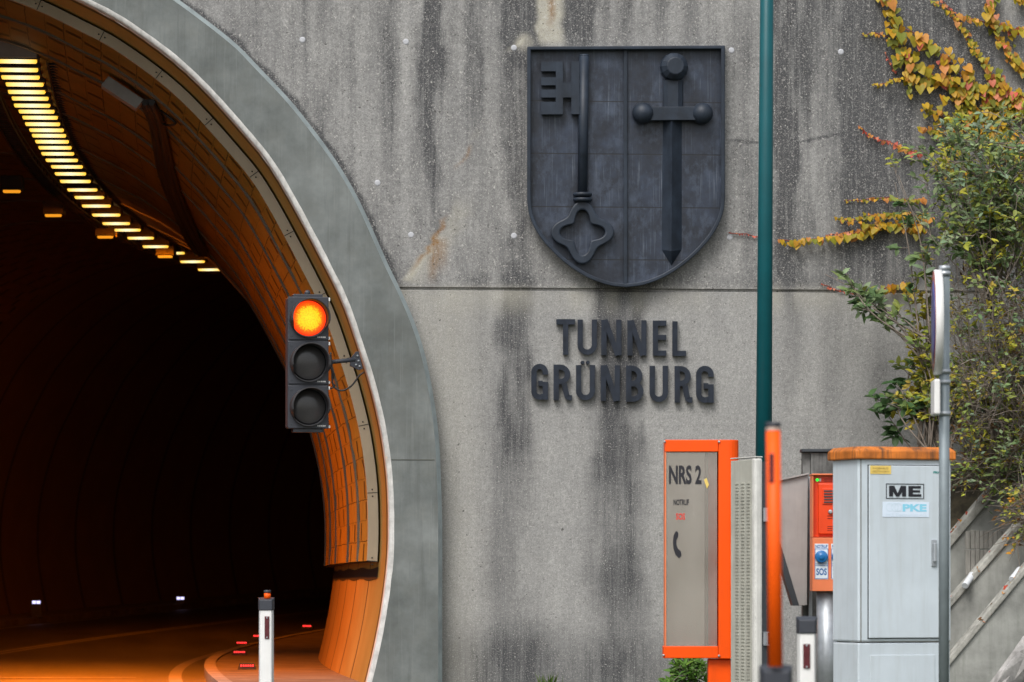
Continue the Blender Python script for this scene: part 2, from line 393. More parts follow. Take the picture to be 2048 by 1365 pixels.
def road_mat():
    m = bpy.data.materials.new('asphalt'); m.use_nodes = True; n = NT(m)
    v = n.coords('Object'); f = n.noise(v, 0.8, 5); g = n.noise(v, 60, 3, .8)
    c = n.mix(n.ramp(n.noise(n.coords('Object', (1.6, .12, 1)), 1.0, 5), 0.35, 0.65), (0.022, 0.021, 0.020), (0.052, 0.050, 0.047))
    c = n.mix(n.math('MULTIPLY', n.ramp(f, .5, .7), .4), c, (.075, .07, .065)); n.base(n.mix(n.math('MULTIPLY', n.ramp(g, .45, .7), .5), c, (.015, .014, .014)))
    n.bsdf.inputs['Roughness'].default_value = 0.6; n.bump(g, 0.3, 0.01); return m
MT['ring'] = ring_mat()
MT['road'] = road_mat()
def wall_mat():
    m = bpy.data.materials.new('streaked_exposed_concrete'); m.use_nodes = True; n = NT(m)
    a = n.n('ShaderNodeVertexColor', layer_name='stain'); sp = n.n('ShaderNodeSeparateColor'); n.l(a.outputs[0], sp.inputs[0])
    v = n.coords('Object')
    big = n.noise(v, 1.1, 5, 0.6); mid = n.noise(v, 9, 5, 0.7); fine = n.noise(v, 55, 3, 0.7)
    st = n.noise(n.coords('Object', (14, 14, 0.5)), 2.0, 6, 0.7)
    c = n.mix(n.ramp(big, 0.3, 0.7), (0.315, 0.314, 0.31), (0.43, 0.427, 0.412))
    c = n.mix(n.math('MULTIPLY', n.ramp(mid, 0.35, 0.75), 0.45), c, (0.24, 0.235, 0.225))
    c = n.mix(n.math('MULTIPLY', n.ramp(fine, 0.44, 0.66), 0.5), c, (0.16, 0.16, 0.158))
    c = n.mix(n.math('MULTIPLY', n.ramp(n.noise(n.coords('Object', (40, 40, 1.6)), 2.0, 4, .6), .5, .72), .28), c, (0.19, 0.19, 0.185))
    mm = n.noise(v, 24, 4, .75); c = n.mix(n.math('MULTIPLY', n.ramp(mm, .50, .64), .38), c, (.18, .178, .172)); c = n.mix(n.math('MULTIPLY', n.ramp(mm, .36, .46, (1, 1, 1, 1), (0, 0, 0, 1)), .35), c, (.52, .51, .48))
    # dark streaking: painted stain map broken up by fine vertical streaks
    fs_ = n.noise(n.coords('Object', (34, 34, .9)), 2.0, 5, .7)
    d = n.math('MULTIPLY', sp.outputs[0], n.math('ADD', n.math('MULTIPLY_ADD', st, 0.9, -0.10), n.math('MULTIPLY', fs_, 1.35)))
    d = n.math('MULTIPLY', d, n.math('MULTIPLY_ADD', mid, 0.7, 0.62), clamp=True)
    c = n.mix(d, c, (0.066, 0.067, 0.071))
    c = n.mix(n.math('MULTIPLY', sp.outputs[2], n.math('MULTIPLY_ADD', mid, 1.2, 0.3), clamp=True), c, (0.44, 0.42, 0.35))
    c = n.mix(n.math('MULTIPLY', sp.outputs[1], n.math('MULTIPLY_ADD', st, 1.4, 0.2), clamp=True), c, (0.22, 0.105, 0.025))
    sp1 = n.noise(v, 150, 2, .5); sp2 = n.noise(v, 95, 3, .6)
    c = n.mix(n.math('MULTIPLY', n.ramp(sp1, .36, .47, (1, 1, 1, 1), (0, 0, 0, 1)), .45), c, (.10, .10, .098)); c = n.mix(n.math('MULTIPLY', n.ramp(sp2, .55, .66), .35), c, (.55, .54, .52))
    # aggregate: pale stones and dark pits
    ag = n.noise(v, 62, 2, 0.5); ag2 = n.noise(v, 27, 3, 0.6)
    stone = n.math('MULTIPLY', n.ramp(ag, 0.59, 0.67), n.ramp(n.math('MULTIPLY_ADD', mid, .5, n.math('MULTIPLY', ag2, .5)), 0.44, 0.62))
    c = n.mix(n.math('MULTIPLY', stone, 0.75), c, (0.58, 0.56, 0.53))
    pn1 = n.noise(v, 21, 2, .5); pn2 = n.noise(v, 47, 2, .5)
    pit = n.math('MAXIMUM', n.ramp(pn1, .715, .74), n.math('MULTIPLY', n.ramp(pn2, .655, .70), n.ramp(mid, .42, .55)))
    c = n.mix(n.math('MULTIPLY', pit, 0.75), c, (0.05, 0.048, 0.045))
    n.base(c); n.bsdf.inputs['Roughness'].default_value = 0.9; n.bsdf.inputs['Specular IOR Level'].default_value = 0.25
    h = n.math('ADD', n.math('MULTIPLY', fine, 0.6), n.math('SUBTRACT', n.math('MULTIPLY', stone, 0.3), pit))
    n.bump(h, 0.35, 0.008); return m
MT['wall'] = wall_mat()
_sel = [q for q in full(IN) if q[1] > P(742, 1140, 1.0).z]
ARC_MID = sum(math.hypot(b[0]-a[0], b[1]-a[1]) for a, b in zip(_sel, _sel[1:])) / 2      # arc length from the cladding foot to the crown
def panel_mat():
    m = bpy.data.materials.new('tunnel_cladding'); m.use_nodes = True; n = NT(m)
    c = n.n('ShaderNodeTexCoord'); mp = n.n('ShaderNodeMapping'); n.l(c.outputs['UV'], mp.inputs[0])
    sv = n.n('ShaderNodeSeparateXYZ'); n.l(mp.outputs[0], sv.inputs[0]); wv = n.noise(n.coords('Object'), 3.0, 2)
    U_ = n.math('MULTIPLY_ADD', wv, .06, sv.outputs[0]); V_ = n.math('MULTIPLY_ADD', wv, .03, sv.outputs[1])
    vr = n.math('DIVIDE', V_, .215); row = n.math('FLOOR', vr); fr = n.math('FRACT', vr)
    w1 = n.n('ShaderNodeTexWhiteNoise', noise_dimensions='1D'); n.l(row, w1.inputs['W'])
    ur = n.math('ADD', n.math('DIVIDE', U_, 1.1), w1.outputs['Value']); fu = n.math('FRACT', ur)
    w2 = n.n('ShaderNodeTexWhiteNoise', noise_dimensions='2D'); cx = n.n('ShaderNodeCombineXYZ'); n.l(row, cx.inputs[0]); n.l(n.math('FLOOR', ur), cx.inputs[1]); n.l(cx.outputs[0], w2.inputs['Vector'])
    f1 = n.math('MULTIPLY', n.math('LESS_THAN', fr, .05), n.math('MULTIPLY_ADD', n.math('GREATER_THAN', n.math('FRACT', n.math('MULTIPLY', row, .5)), .25), .40, .45))
    f2 = n.math('MULTIPLY', n.math('LESS_THAN', fu, .17), n.math('GREATER_THAN', w2.outputs['Value'], .25))
    f2 = n.math('MULTIPLY', f2, n.math('LESS_THAN', n.math('ABSOLUTE', n.math('SUBTRACT', fr, .5)), .42))
    tone = w2.outputs['Value']
    nz = n.noise(n.coords('Object'), 2.5, 4)
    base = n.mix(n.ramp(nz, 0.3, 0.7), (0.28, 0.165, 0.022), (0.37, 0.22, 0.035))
    # painted shade: the cladding darkens towards the unlit crown (height along the arc)
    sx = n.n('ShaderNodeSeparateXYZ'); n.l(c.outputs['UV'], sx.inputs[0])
    crown_shade = n.ramp(n.math('DIVIDE', n.math('ABSOLUTE', n.math('SUBTRACT', sx.outputs[1], ARC_MID)), ARC_MID), 0.02, 0.75, (1, 1, 1, 1), (0, 0, 0, 1))
    base = n.mix(n.math('MULTIPLY', crown_shade, 0.8), base, (0.085, 0.055, 0.025))
    base = n.mix(n.math('MULTIPLY', tone, 0.22), base, (0.22, 0.14, 0.04))
    j = n.math('MAXIMUM', f1, n.math('MULTIPLY', f2, 0.85))
    n.base(n.mix(j, base, (0.022, 0.014, 0.006)))
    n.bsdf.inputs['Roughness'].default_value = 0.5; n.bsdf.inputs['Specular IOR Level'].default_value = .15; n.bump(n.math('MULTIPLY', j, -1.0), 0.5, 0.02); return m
MT['panel'] = panel_mat()
def shell_mat():
    m = bpy.data.materials.new('tunnel_shell_concrete'); m.use_nodes = True; n = NT(m)
    c = n.n('ShaderNodeTexCoord'); sx = n.n('ShaderNodeSeparateXYZ'); n.l(c.outputs['UV'], sx.inputs[0])
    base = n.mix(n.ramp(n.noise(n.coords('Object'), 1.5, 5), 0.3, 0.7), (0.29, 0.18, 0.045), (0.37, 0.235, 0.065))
    d = n.math('PINGPONG', sx.outputs[0], 1.15)
    line = n.math('LESS_THAN', d, 0.07)
    base = n.mix(n.math('MULTIPLY', line, 0.85), base, (0.05, 0.035, 0.02))
    deep_shade = n.ramp(n.math('DIVIDE', sx.outputs[0], 100.0), 0.20, 0.42)
    base = n.mix(n.math('MULTIPLY', deep_shade, 0.6), base, (0.06, 0.05, 0.045))   # tunnel gloom painted into the shell colour, darker deeper in
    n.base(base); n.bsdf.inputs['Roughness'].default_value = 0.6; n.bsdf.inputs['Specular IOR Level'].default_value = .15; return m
MT['shell'] = shell_mat()
def shield_mat():
    m = bpy.data.materials.new('weathered_shield_plates'); m.use_nodes = True; n = NT(m)
    st = n.noise(n.coords('Object', (34, 34, 0.7)), 2.0, 3, 0.6); bl = n.noise(n.coords('Object'), 2.6, 5, 0.65); fi = n.noise(n.coords('Object'), 22, 4, 0.7)
    c = n.mix(n.ramp(bl, 0.42, 0.72), (0.010, 0.014, 0.024), (0.032, 0.046, 0.078))
    k = n.math('MULTIPLY', n.ramp(st, 0.58, 0.70), n.ramp(bl, 0.42, 0.62))
    c = n.mix(n.math('MULTIPLY', k, 0.8), c, (0.13, 0.155, 0.19))
    c = n.mix(n.math('MULTIPLY', n.ramp(n.noise(n.coords('Object', (1.6, 1.6, 1)), 3.3, 7, .75), .50, .68), .62), c, (.075, .098, .145))
    c = n.mix(n.math('MULTIPLY', n.ramp(fi, 0.45, 0.8), 0.35), c, (0.03, 0.033, 0.04))
    tc = n.n('ShaderNodeTexCoord'); sx = n.n('ShaderNodeSeparateXYZ'); n.l(tc.outputs['Object'], sx.inputs[0])
    z0 = P(1250, 575, 0).z
    ln = None
    for y in (367, 632, 900, 1165):
        z = P(1250, 60 + y / 2.527, 0).z - z0
        q = n.math('LESS_THAN', n.math('ABSOLUTE', n.math('SUBTRACT', sx.outputs[2], z)), 0.006)
        ln = q if ln is None else n.math('MAXIMUM', ln, q)
    n.base(n.mix(n.math('MULTIPLY', ln, 0.8), c, (0.006, 0.007, 0.009)))
    n.bsdf.inputs['Roughness'].default_value = 0.48; n.bump(n.math('ADD', n.math('MULTIPLY', fi, 0.3), n.math('MULTIPLY', ln, -1)), 0.25, 0.01); return m
MT['shield'] = shield_mat()
def glass_mat():
    m = bpy.data.materials.new('clear_sheet'); m.use_nodes = True; n = NT(m)
    n.bsdf.inputs['Base Color'].default_value = (0.50, 0.47, 0.43, 1); n.bsdf.inputs['Roughness'].default_value = 0.10
    tr = n.n('ShaderNodeBsdfTransparent'); tr.inputs[0].default_value = (0.9, 0.89, 0.86, 1); mx = n.n('ShaderNodeMixShader'); n.l(n.math('MULTIPLY_ADD', n.noise(n.coords('Object', (1.5, 1.5, .8)), 1.6, 3, .5), -.6, 1.02, clamp=True), mx.inputs[0])
    n.l(n.bsdf.outputs[0], mx.inputs[1]); n.l(tr.outputs[0], mx.inputs[2]); n.l(mx.outputs[0], n.out.inputs[0]); return m
MT['glass'] = glass_mat()
def lamp_glow():
    m = emit('sodium_lamp_glow', (1, .7, .1), 1.15); n = NT(m); c = n.n('ShaderNodeTexCoord'); sx = n.n('ShaderNodeSeparateXYZ'); n.l(c.outputs['Object'], sx.inputs[0])
    g = n.ramp(n.math('DIVIDE', n.math('ABSOLUTE', sx.outputs[0]), .22), .05, 1.0, (1, .90, .50, 1), (1, .52, .03, 1)); n.l(g, n.bsdf.inputs['Emission Color']); return m
MT['lamp'] = lamp_glow()
MT['lamp_dim'] = emit('dim_lamp_glow', (1.0, 0.36, 0.02), .75)
MT['red_led'] = emit('red_led', (1.0, 0.03, 0.03), 2.6)
MT['white_led'] = emit('cold_led', (0.62, 0.58, 1.0), 1.5)
MT['green_led'] = emit('green_led', (0.02, 0.9, 0.06), 1.3)
def red_lens():
    m = bpy.data.materials.new('lit_red_lens'); m.use_nodes = True; n = NT(m)
    c = n.n('ShaderNodeTexCoord'); ln = n.n('ShaderNodeVectorMath', operation='LENGTH')
    mp = n.n('ShaderNodeMapping'); mp.inputs['Scale'].default_value = (1, 0, 1); n.l(c.outputs['Object'], mp.inputs[0]); n.l(mp.outputs[0], ln.inputs[0])
    vo = n.n('ShaderNodeTexVoronoi'); vo.inputs['Scale'].default_value = 75; n.l(c.outputs['Object'], vo.inputs['Vector'])
    r = n.math('ADD', ln.outputs['Value'], n.math('MULTIPLY', vo.outputs['Distance'], 0.05))
    g = n.n('ShaderNodeValToRGB'); n.l(n.math('DIVIDE', r, 0.2), g.inputs[0]); e = g.color_ramp.elements
    e[0].position = 0.0; e[0].color = (1, 0.60, 0.012, 1); e[1].position = 1.0; e[1].color = (0.75, 0.0, 0.005, 1)
    q = e.new(0.62); q.color = (1, 0.47, 0.006, 1); q = e.new(0.80); q.color = (1, 0.07, 0.004, 1)
    n.l(n.mix(n.math('MULTIPLY', n.ramp(vo.outputs['Distance'], .35, .8), .35), g.outputs[0], (.9, .16, .0)), n.bsdf.inputs['Emission Color']); n.bsdf.inputs['Emission Strength'].default_value = 1.25
    n.bsdf.inputs['Base Color'].default_value = (0.1, 0.01, 0.01, 1); return m
MT['red_lens'] = red_lens()

# ------------------------------------------------------------------ portal wall with stains
def vnoise1(x, seed, n=400):
    r = np.random.RandomState(seed).rand(n + 2); i = np.floor(x).astype(int) % n; f = x - np.floor(x); f = f*f*(3-2*f)
    return r[i] * (1 - f) + r[(i + 1) % n] * f
def vnoise2(x, y, seed, n=128):
    r = np.random.RandomState(seed).rand(n, n); i = np.floor(x).astype(int); j = np.floor(y).astype(int); f = x - i; g = y - j; f = f*f*(3-2*f); g = g*g*(3-2*g)
    q = lambda a, b: r[a % n, b % n]
    return (q(i, j)*(1-f) + q(i+1, j)*f)*(1-g) + (q(i, j+1)*(1-f) + q(i+1, j+1)*f)*g
def fbm(x, y, seed): return (vnoise2(x, y, seed) + .5*vnoise2(x*2.1, y*2.1, seed+1) + .25*vnoise2(x*4.3, y*4.3, seed+2)) / 1.75
def ss(a, b, x):
    x = np.clip((x - a) / (b - a), 0, 1); return x*x*(3-2*x)
def to_px(x, y, z):
    dx, dy, dz = x - CAM.x, y - CAM.y, z - CAM.z
    t = dx * FW.x + dy * FW.y
    return 1024 + F * (dx * RT.x + dy * RT.y) / t, HY - F * dz / t
STREAKS = [  # x0, x1, y top, y bottom, strength, softness in x
    (842,882,-60,380,.85,9),(850,872,300,600,.35,10),(925,962,-60,340,.55,12),(690,725,-50,230,.22,14),(640,665,-50,330,.16,8),(520,560,-50,420,.22,14),
    (770,800,-50,300,.15,10),(1005,1078,-90,190,1.0,8),(1012,1062,90,600,.62,13),(1000,1058,560,960,.85,14),(970,1050,850,1420,.42,26),(940,975,560,900,.22,14),
    (1132,1200,-90,160,.75,12),(1215,1260,-50,95,.45,10),(1290,1330,-50,95,.55,14),(1370,1400,-50,95,.4,10),
    (1188,1292,540,790,.95,12),(1192,1275,700,1010,.62,12),(1178,1290,880,1270,.56,18),(1190,1290,1130,1420,.35,20),
    (1476,1520,-50,560,.18,14),(1548,1592,-50,640,.75,11),(1600,1640,-50,280,.4,14),(1683,1770,-50,600,.70,12),(1720,2000,-50,260,.85,40),(1700,1960,150,600,.32,40),(1990,2030,-50,120,-.5,14),
    (1650,1690,585,900,.18,12),(1570,1600,590,900,.22,12),(1740,1790,590,900,.2,14),
    (895,1120,1270,1560,.7,30),(1140,1350,1290,1560,.6,40),(1085,1130,600,1000,.1,14),(900,930,600,1100,.12,12)]
def stain(px, py, dring):
    up = 1 - ss(560, 592, py)
    D = 0.30 * up + 0.07 * (1 - up) + 0.16 * up * ss(1500, 1650, px)
    wob = (vnoise1(py / 55.0, 3) - .5) * 16 + (vnoise1(py / 17.0 + px * .01, 5) - .5) * 7
    q = px + wob
    n1 = vnoise1(px / 13.0, 7) * .6 + vnoise1(px / 37.0, 8) * .6 + vnoise1(px / 5.0, 12) * .3
    D = D + up * (n1 - .72) * .55 * (1 - 0.55 * ss(150, 560, py)) + (1 - up) * (n1 - .72) * .13
    for k_, (x0, x1, y0, y1, a, so_) in enumerate(STREAKS):
        q = px + wob + (fbm(px / 30.0, py / 140.0, 100 + k_) - .5) * 36
        a = a * np.clip(.45 + 1.1 * fbm(px / 18.0, py / 160.0, 300 + k_), 0, 1.4); so_ = so_ * 1.5
        D = D + a * ss(x0 - so_, x0 + so_, q) * (1 - ss(x1 - so_, x1 + so_, q)) * ss(y0 - 60, y0 + 50, py) * (1 - ss(y1 - 170, y1 + 40, py))
    q = px + wob
    D = D + (fbm(px / 30.0, py / 110.0, 77) - .5) * (.45 * up + .22)
    # dirt line beside the arch ring, and the groove's run-off
    D = D + (1 - ss(4, 15 + vnoise1(py / 20, 33) * 10, dring)) * (.95 * (1 - ss(450, 640, py)) + .16)
    D = D + 0.30 * (1 - ss(0, 26, np.abs(py - 566 - (px - 1200) * .008))) * ss(800, 1000, px) * vnoise1(px / 30, 71)
    # fine crack right of the mast
    cy = 283 - (px - 1540) * .06 + 7 * np.sin(px / 40); D = D + .55 * (1 - ss(1, 4.5, np.abs(py - cy))) * ss(1440, 1480, px) * (1 - ss(1730, 1760, px))
    D = D + .16 * (1 - ss(1, 3.5, np.abs(py - 853 - (px - 1020) * .004 - 2 * np.sin(px / 60)))) * vnoise1(px / 40, 21) + .2 * up * (1 - ss(1, 4, np.abs(px - 1690))) + .16 * up * (1 - ss(1, 4, np.abs(px - 1468)))
    # rust and pale efflorescence along the slanting crack
    cr = [(1050, 70), (1010, 110), (985, 215), (945, 290), (912, 335), (900, 400), (888, 455), (845, 520), (815, 560)]
    cx = np.interp(py, [c[1] for c in cr], [c[0] for c in cr]); dd = px - cx - (vnoise1(py / 9, 44) - .5) * 12
    on = ss(60, 90, py) * (1 - ss(560, 575, py)); patch = ss(.35, .6, vnoise1(py / 45.0, 9))
    E = (1 - ss(0, 15, np.abs(dd))) * on * patch * .85 + .4 * ss(-4, 12, dd) * (1 - ss(14, 60, dd)) * on * ss(380, 430, py)
    RU = (1 - ss(0, 9, np.abs(dd + 2))) * ss(425, 455, py) * (1 - ss(500, 560, py)) * .9 + (1 - ss(0, 7, np.abs(dd))) * ss(285, 300, py) * (1 - ss(320, 345, py)) * .5
    RU = RU + .55 * ss(862, 868, px) * (1 - ss(880, 905, px)) * ss(470, 485, py) * (1 - ss(500, 560, py)) + .35 * ss(850,862,px)*(1-ss(866,880,px))*ss(505,520,py)*(1-ss(545,575,py))
    E = E + .9 * ss(1070, 1082, q) * (1 - ss(1118, 1136, q)) * (1 - ss(75, 100, py)); RU = RU + .7 * ss(1094, 1103, q) * (1 - ss(1106, 1116, q)) * (1 - ss(20, 70, py))
    E = E + .6 * (1 - ss(6, 26, np.hypot(px - 1050, py - 85)))
    # bright run under the groove
    E = E + .6 * (1 - up) * (1 - ss(585, 650, py)) * vnoise1(px / 25, 61) + .30 * (1 - up) * ss(815, 850, px) * (1 - ss(890, 1000, px))
    return np.clip(D, 0, 1), np.clip(RU, 0, 1), np.clip(E, 0, 1)

ZS = P(1250, 580, 0).z             # height of the horizontal groove
zr = list(np.arange(-0.3, 7.15, 0.022)); zr = [z for z in zr if abs(z - ZS) > 0.03] + [ZS - .022, ZS - .012, ZS + .010, ZS + .016] + list(np.arange(7.2, 9.3, .1))
zr = np.array(sorted(zr)); ZTOP = zr[-1]
zc_out = OUT[-1][1]
def x_out(z): return float(np.interp(z, OUT[:, 1], OUT[:, 0])) if z < zc_out else XC
NX = 420; XMAX = 13.0
Xg = np.zeros((len(zr), NX)); tt = np.linspace(0, 1, NX)
for i, z in enumerate(zr): xo = x_out(z) - 0.02; Xg[i] = xo + (XMAX - xo) * (0.75 * tt + 0.25 * tt ** 2)
Zg = np.repeat(zr[:, None], NX, 1); Yg = np.zeros_like(Xg)
Yg[(Zg > ZS - .013) & (Zg < ZS + .011)] = 0.035
Yg[Zg > ZS + .011] = 0.006
PXg, PYg = to_px(Xg, 0 * Xg, Zg)
dring = (Xg - np.array([x_out(z) for z in zr])[:, None]) * 200 * np.clip(1.0 * np.array([abs(np.interp(z, OUT[:, 1], NO[:, 0])) for z in zr])[:, None], .3, 1)
Dg, Rg, Eg = stain(PXg, PYg, dring)
me = bpy.data.meshes.new('wall_face')
vs = np.stack([Xg, Yg, Zg], -1).reshape(-1, 3)
I = np.arange(len(zr) * NX).reshape(len(zr), NX)
fs = np.stack([I[:-1, :-1], I[:-1, 1:], I[1:, 1:], I[1:, :-1]], -1).reshape(-1, 4)
nv = len(vs); extra_v = []; extra_f = []
# left half of the wall (coarse), the top and the right end with the wall's thickness
for i, z in enumerate(zr): xo = 2 * XC - x_out(z) + 0.02; extra_v += [(xo, 0, z), (XC - 15.0, 0, z)]
for i in range(len(zr) - 1): a = nv + 2 * i; extra_f.append((a + 1, a, a + 2, a + 3))
k = nv + len(extra_v)
extra_v += [(XC - 15, 0, ZTOP), (XMAX, 0.006, ZTOP), (XMAX, 0.7, ZTOP), (XC - 15, 0.7, ZTOP), (XMAX, 0.7, -.3), (XMAX, 0.0, -.3)]
extra_f += [(k, k + 1, k + 2, k + 3), (k + 1, k + 5, k + 4, k + 2)]
me.from_pydata(np.vstack([vs, np.array(extra_v)]).tolist(), [], fs.tolist() + extra_f)
at = me.color_attributes.new('stain', 'FLOAT_COLOR', 'POINT')
ca = np.ones((len(me.vertices), 4)); ca[:, :3] = (.35, 0, .1)
ca[:nv, 0] = Dg.ravel(); ca[:nv, 1] = Rg.ravel(); ca[:nv, 2] = Eg.ravel()
at.data.foreach_set('color', ca.ravel())
me.materials.append(MT['wall'])
portal = thing('portal_wall', (0, 0, 0), 'tall streaked grey concrete portal wall with a smooth arch ring round the tunnel mouth', 'wall')
wo = bpy.data.objects.new('wall_face', me); COL.objects.link(wo); wo.parent = portal; ROOT[wo.name] = Vector((0, 0, 0))
# arch ring
ring = MB(); bandm = MB(); fi, fo, ni, no = full(IN), full(OUT), NI, NO
def mirror_n(nn): l = nn[:-1][::-1].copy(); l[:, 0] *= -1; return np.vstack([nn, l])
ni, no = mirror_n(NI), mirror_n(NO)
rows = []
for q in range(len(fi)):
    a, b = fi[q], fo[q]; na, nb = ni[q], no[q]
    def V(p, n, d, y): return Vector((p[0] + n[0] * d, y, p[1] + n[1] * d))
    rows.append([V(a, na, .04, -.30), V(b, nb, -.045, -.30), V(b, nb, 0, -.245), V(b, nb, 0, .03)])
ids = [[ring.p(v) for v in r] for r in rows]
for A, B in zip(ids, ids[1:]):
    ring.face((A[0], A[1], B[1], B[0])); ring.face((A[2], A[3], B[3], B[2]))
ro = ring.build('arch_ring', MT['ring'], portal)
ids = [[bandm.p((fi[q][0] + ni[q][0]*d, y, fi[q][1] + ni[q][1]*d)) for d, y in ((.052 + .002 * rnd.uniform(-1, 1), -.301), (.012, -.299), (0, -.27), (0, -.12))] for q in range(len(fi))]
for A, B in zip(ids, ids[1:]):
    for c in range(3): bandm.face((A[c], A[c+1], B[c+1], B[c]), True)
re_ = MB(); ids = [[re_.p(r_[1]), re_.p(r_[2])] for r_ in rows]
for A, B in zip(ids, ids[1:]): re_.face((A[0], A[1], B[1], B[0]), True)
re_.build('arch_outer_edge', mat('ring_edge_highlight', (0.235, 0.275, 0.28), 0.6, var=.2, scale=6, streak=.3, dirt=(.15, .17, .17)), portal)  # sky highlight on the chamfer, painted as a lighter bluish colour
bo = bandm.build('arch_edge_band', MT['white_band'], portal)
jm = MB()
for py in (917,):
    a, b = P(783, py + 3, -.301), P(869, py - 3, -.301); jm.box(a.x, b.x, -.3025, -.300, a.z - .006, a.z + .006)
jm.build('ring_joint', mat('ring_joint_dirt', (.09, .095, .085), .9), portal)
PLUGS = [(605,80),(812,84),(1028,96),(1463,101),(1682,104),(1901,104),(755,366),(822,470),(1028,472),(1460,475),(1024,648),(1397,651),(1696,658),(1020,848),(1397,856),(1696,866),(1068,998),(1248,999)]
for x, y in PLUGS:
    m_ = MB(); c = P(x, y, 0); m_.lathe((c.x, 0.012, c.z), (0, -1, 0), [(0, .030), (.007, .030), (.010, .026), (.0105, .012)], 16); m_.build('tie_hole_plug', MT['plug'], portal)

# ------------------------------------------------------------------ tunnel tube
tunnel = thing('tunnel_tube', tun(0, XC, 0), 'orange-lit tunnel vault clad in jointed panels behind the arch', 'tunnel')
SS = list(np.arange(-0.12, 60, 0.6)) + list(np.arange(60, 118, 2.0))
def sweep(name, profile, ss_, mt, parent, jitter=None, flip=False):
    mb = MB(); arc = [0.0]
    for a, b in zip(profile, profile[1:]): arc.append(arc[-1] + math.hypot(b[0]-a[0], b[1]-a[1]))
    ids = []
    for i, s in enumerate(ss_):
        r = []
        for j, q in enumerate(profile):
            d = jitter(i, j) if jitter else (0, 0)
            k = mb.p(tun(s, q[0] + d[0], q[1] + d[1])); mb.uv[k] = (s, arc[j]); r.append(k)
        ids.append(r)
    for A, B in zip(ids, ids[1:]):
        for j in range(len(profile) - 1): mb.face((A[j], A[j+1], B[j+1], B[j]), True)
    return mb.build(name, mt, parent)
fp = full(IN)
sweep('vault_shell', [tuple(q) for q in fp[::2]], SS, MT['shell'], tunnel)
# cladding panels, 11 cm proud of the shell, from about knee height of the far wall up over the crown
z_low = P(742, 1140, 1.0).z
S0 = 0.95
sel = [q for q in range(len(fp)) if fp[q][1] > z_low]
def inset(d): return [(fp[q][0] - ni[q][0]*d, fp[q][1] - ni[q][1]*d) for q in sel]
pp = inset(.125); jr = random.Random(5)
jit = {}
def jitter(i, j):
    key = (i // 2, j // 2)
    if key not in jit: jit[key] = jr.uniform(-.006, .006)
    n_ = ni[sel[j]]; return (n_[0] * jit[key], n_[1] * jit[key])
PS = list(np.arange(S0, 40, 0.6))
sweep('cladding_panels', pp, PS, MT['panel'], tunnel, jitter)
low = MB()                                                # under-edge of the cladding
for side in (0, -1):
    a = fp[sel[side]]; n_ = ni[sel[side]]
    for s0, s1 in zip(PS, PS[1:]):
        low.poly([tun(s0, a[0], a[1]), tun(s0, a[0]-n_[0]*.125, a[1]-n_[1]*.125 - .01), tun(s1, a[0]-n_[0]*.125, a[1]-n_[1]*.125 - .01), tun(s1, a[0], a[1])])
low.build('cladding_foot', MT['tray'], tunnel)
for sg in (0, 1):                                         # dark strip laid on the shell as the shade under the cladding
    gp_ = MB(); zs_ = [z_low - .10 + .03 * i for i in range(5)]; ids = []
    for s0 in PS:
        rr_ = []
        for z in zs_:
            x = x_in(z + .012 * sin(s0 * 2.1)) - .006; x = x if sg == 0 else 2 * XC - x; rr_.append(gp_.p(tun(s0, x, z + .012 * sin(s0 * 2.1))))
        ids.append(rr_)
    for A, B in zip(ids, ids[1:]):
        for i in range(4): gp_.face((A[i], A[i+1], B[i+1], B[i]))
    gp_.build('foot_shade_strip', MT['cable'], tunnel)
# beige trim along the front of the cladding, screwed at intervals
tr = MB(); o_, i_ = inset(.022), inset(.128)
for q in range(len(o_) - 1):
    A = [tun(S0 - .02, *o_[q]), tun(S0 - .02, *i_[q]), tun(S0 - .02, *i_[q+1]), tun(S0 - .02, *o_[q+1])]
    B = [tun(S0 + .05, *o_[q]), tun(S0 + .05, *i_[q]), tun(S0 + .05, *i_[q+1]), tun(S0 + .05, *o_[q+1])]
    tr.hexa(A, B)
tro = tr.build('trim_strip', MT['beige'], tunnel)
sc_ = MB(); acc = 0; last = None
for q in range(len(o_)):
    m0 = ((o_[q][0] + i_[q][0]) / 2, (o_[q][1] + i_[q][1]) / 2)
    if last: acc += math.hypot(m0[0] - last[0], m0[1] - last[1])
    if last is None or acc > 0.62:
        acc = 0; tx = (last and (m0[0]-last[0], m0[1]-last[1])) or (0, 1); L_ = math.hypot(*tx); tx = (tx[0]/L_, tx[1]/L_)
        for d in (-.035, .035):
            c = tun(S0 - .02, m0[0] + tx[0]*d, m0[1] + tx[1]*d); sc_.lathe(c, (0, -1, 0), [(-.002, .009), (.006, .008), (.008, .004)], 8)
        a_, b_ = o_[q], i_[q]; w_ = .004
        sc_.hexa([tun(S0-.0225, a_[0]-tx[0]*w_, a_[1]-tx[1]*w_), tun(S0-.0225, b_[0]-tx[0]*w_, b_[1]-tx[1]*w_), tun(S0-.0225, b_[0]+tx[0]*w_, b_[1]+tx[1]*w_), tun(S0-.0225, a_[0]+tx[0]*w_, a_[1]+tx[1]*w_)],
                 [tun(S0-.0195, a_[0]-tx[0]*w_, a_[1]-tx[1]*w_), tun(S0-.0195, b_[0]-tx[0]*w_, b_[1]-tx[1]*w_), tun(S0-.0195, b_[0]+tx[0]*w_, b_[1]+tx[1]*w_), tun(S0-.0195, a_[0]+tx[0]*w_, a_[1]+tx[1]*w_)])
    last = m0
sc_.build('screw', MT['tray'], tro)
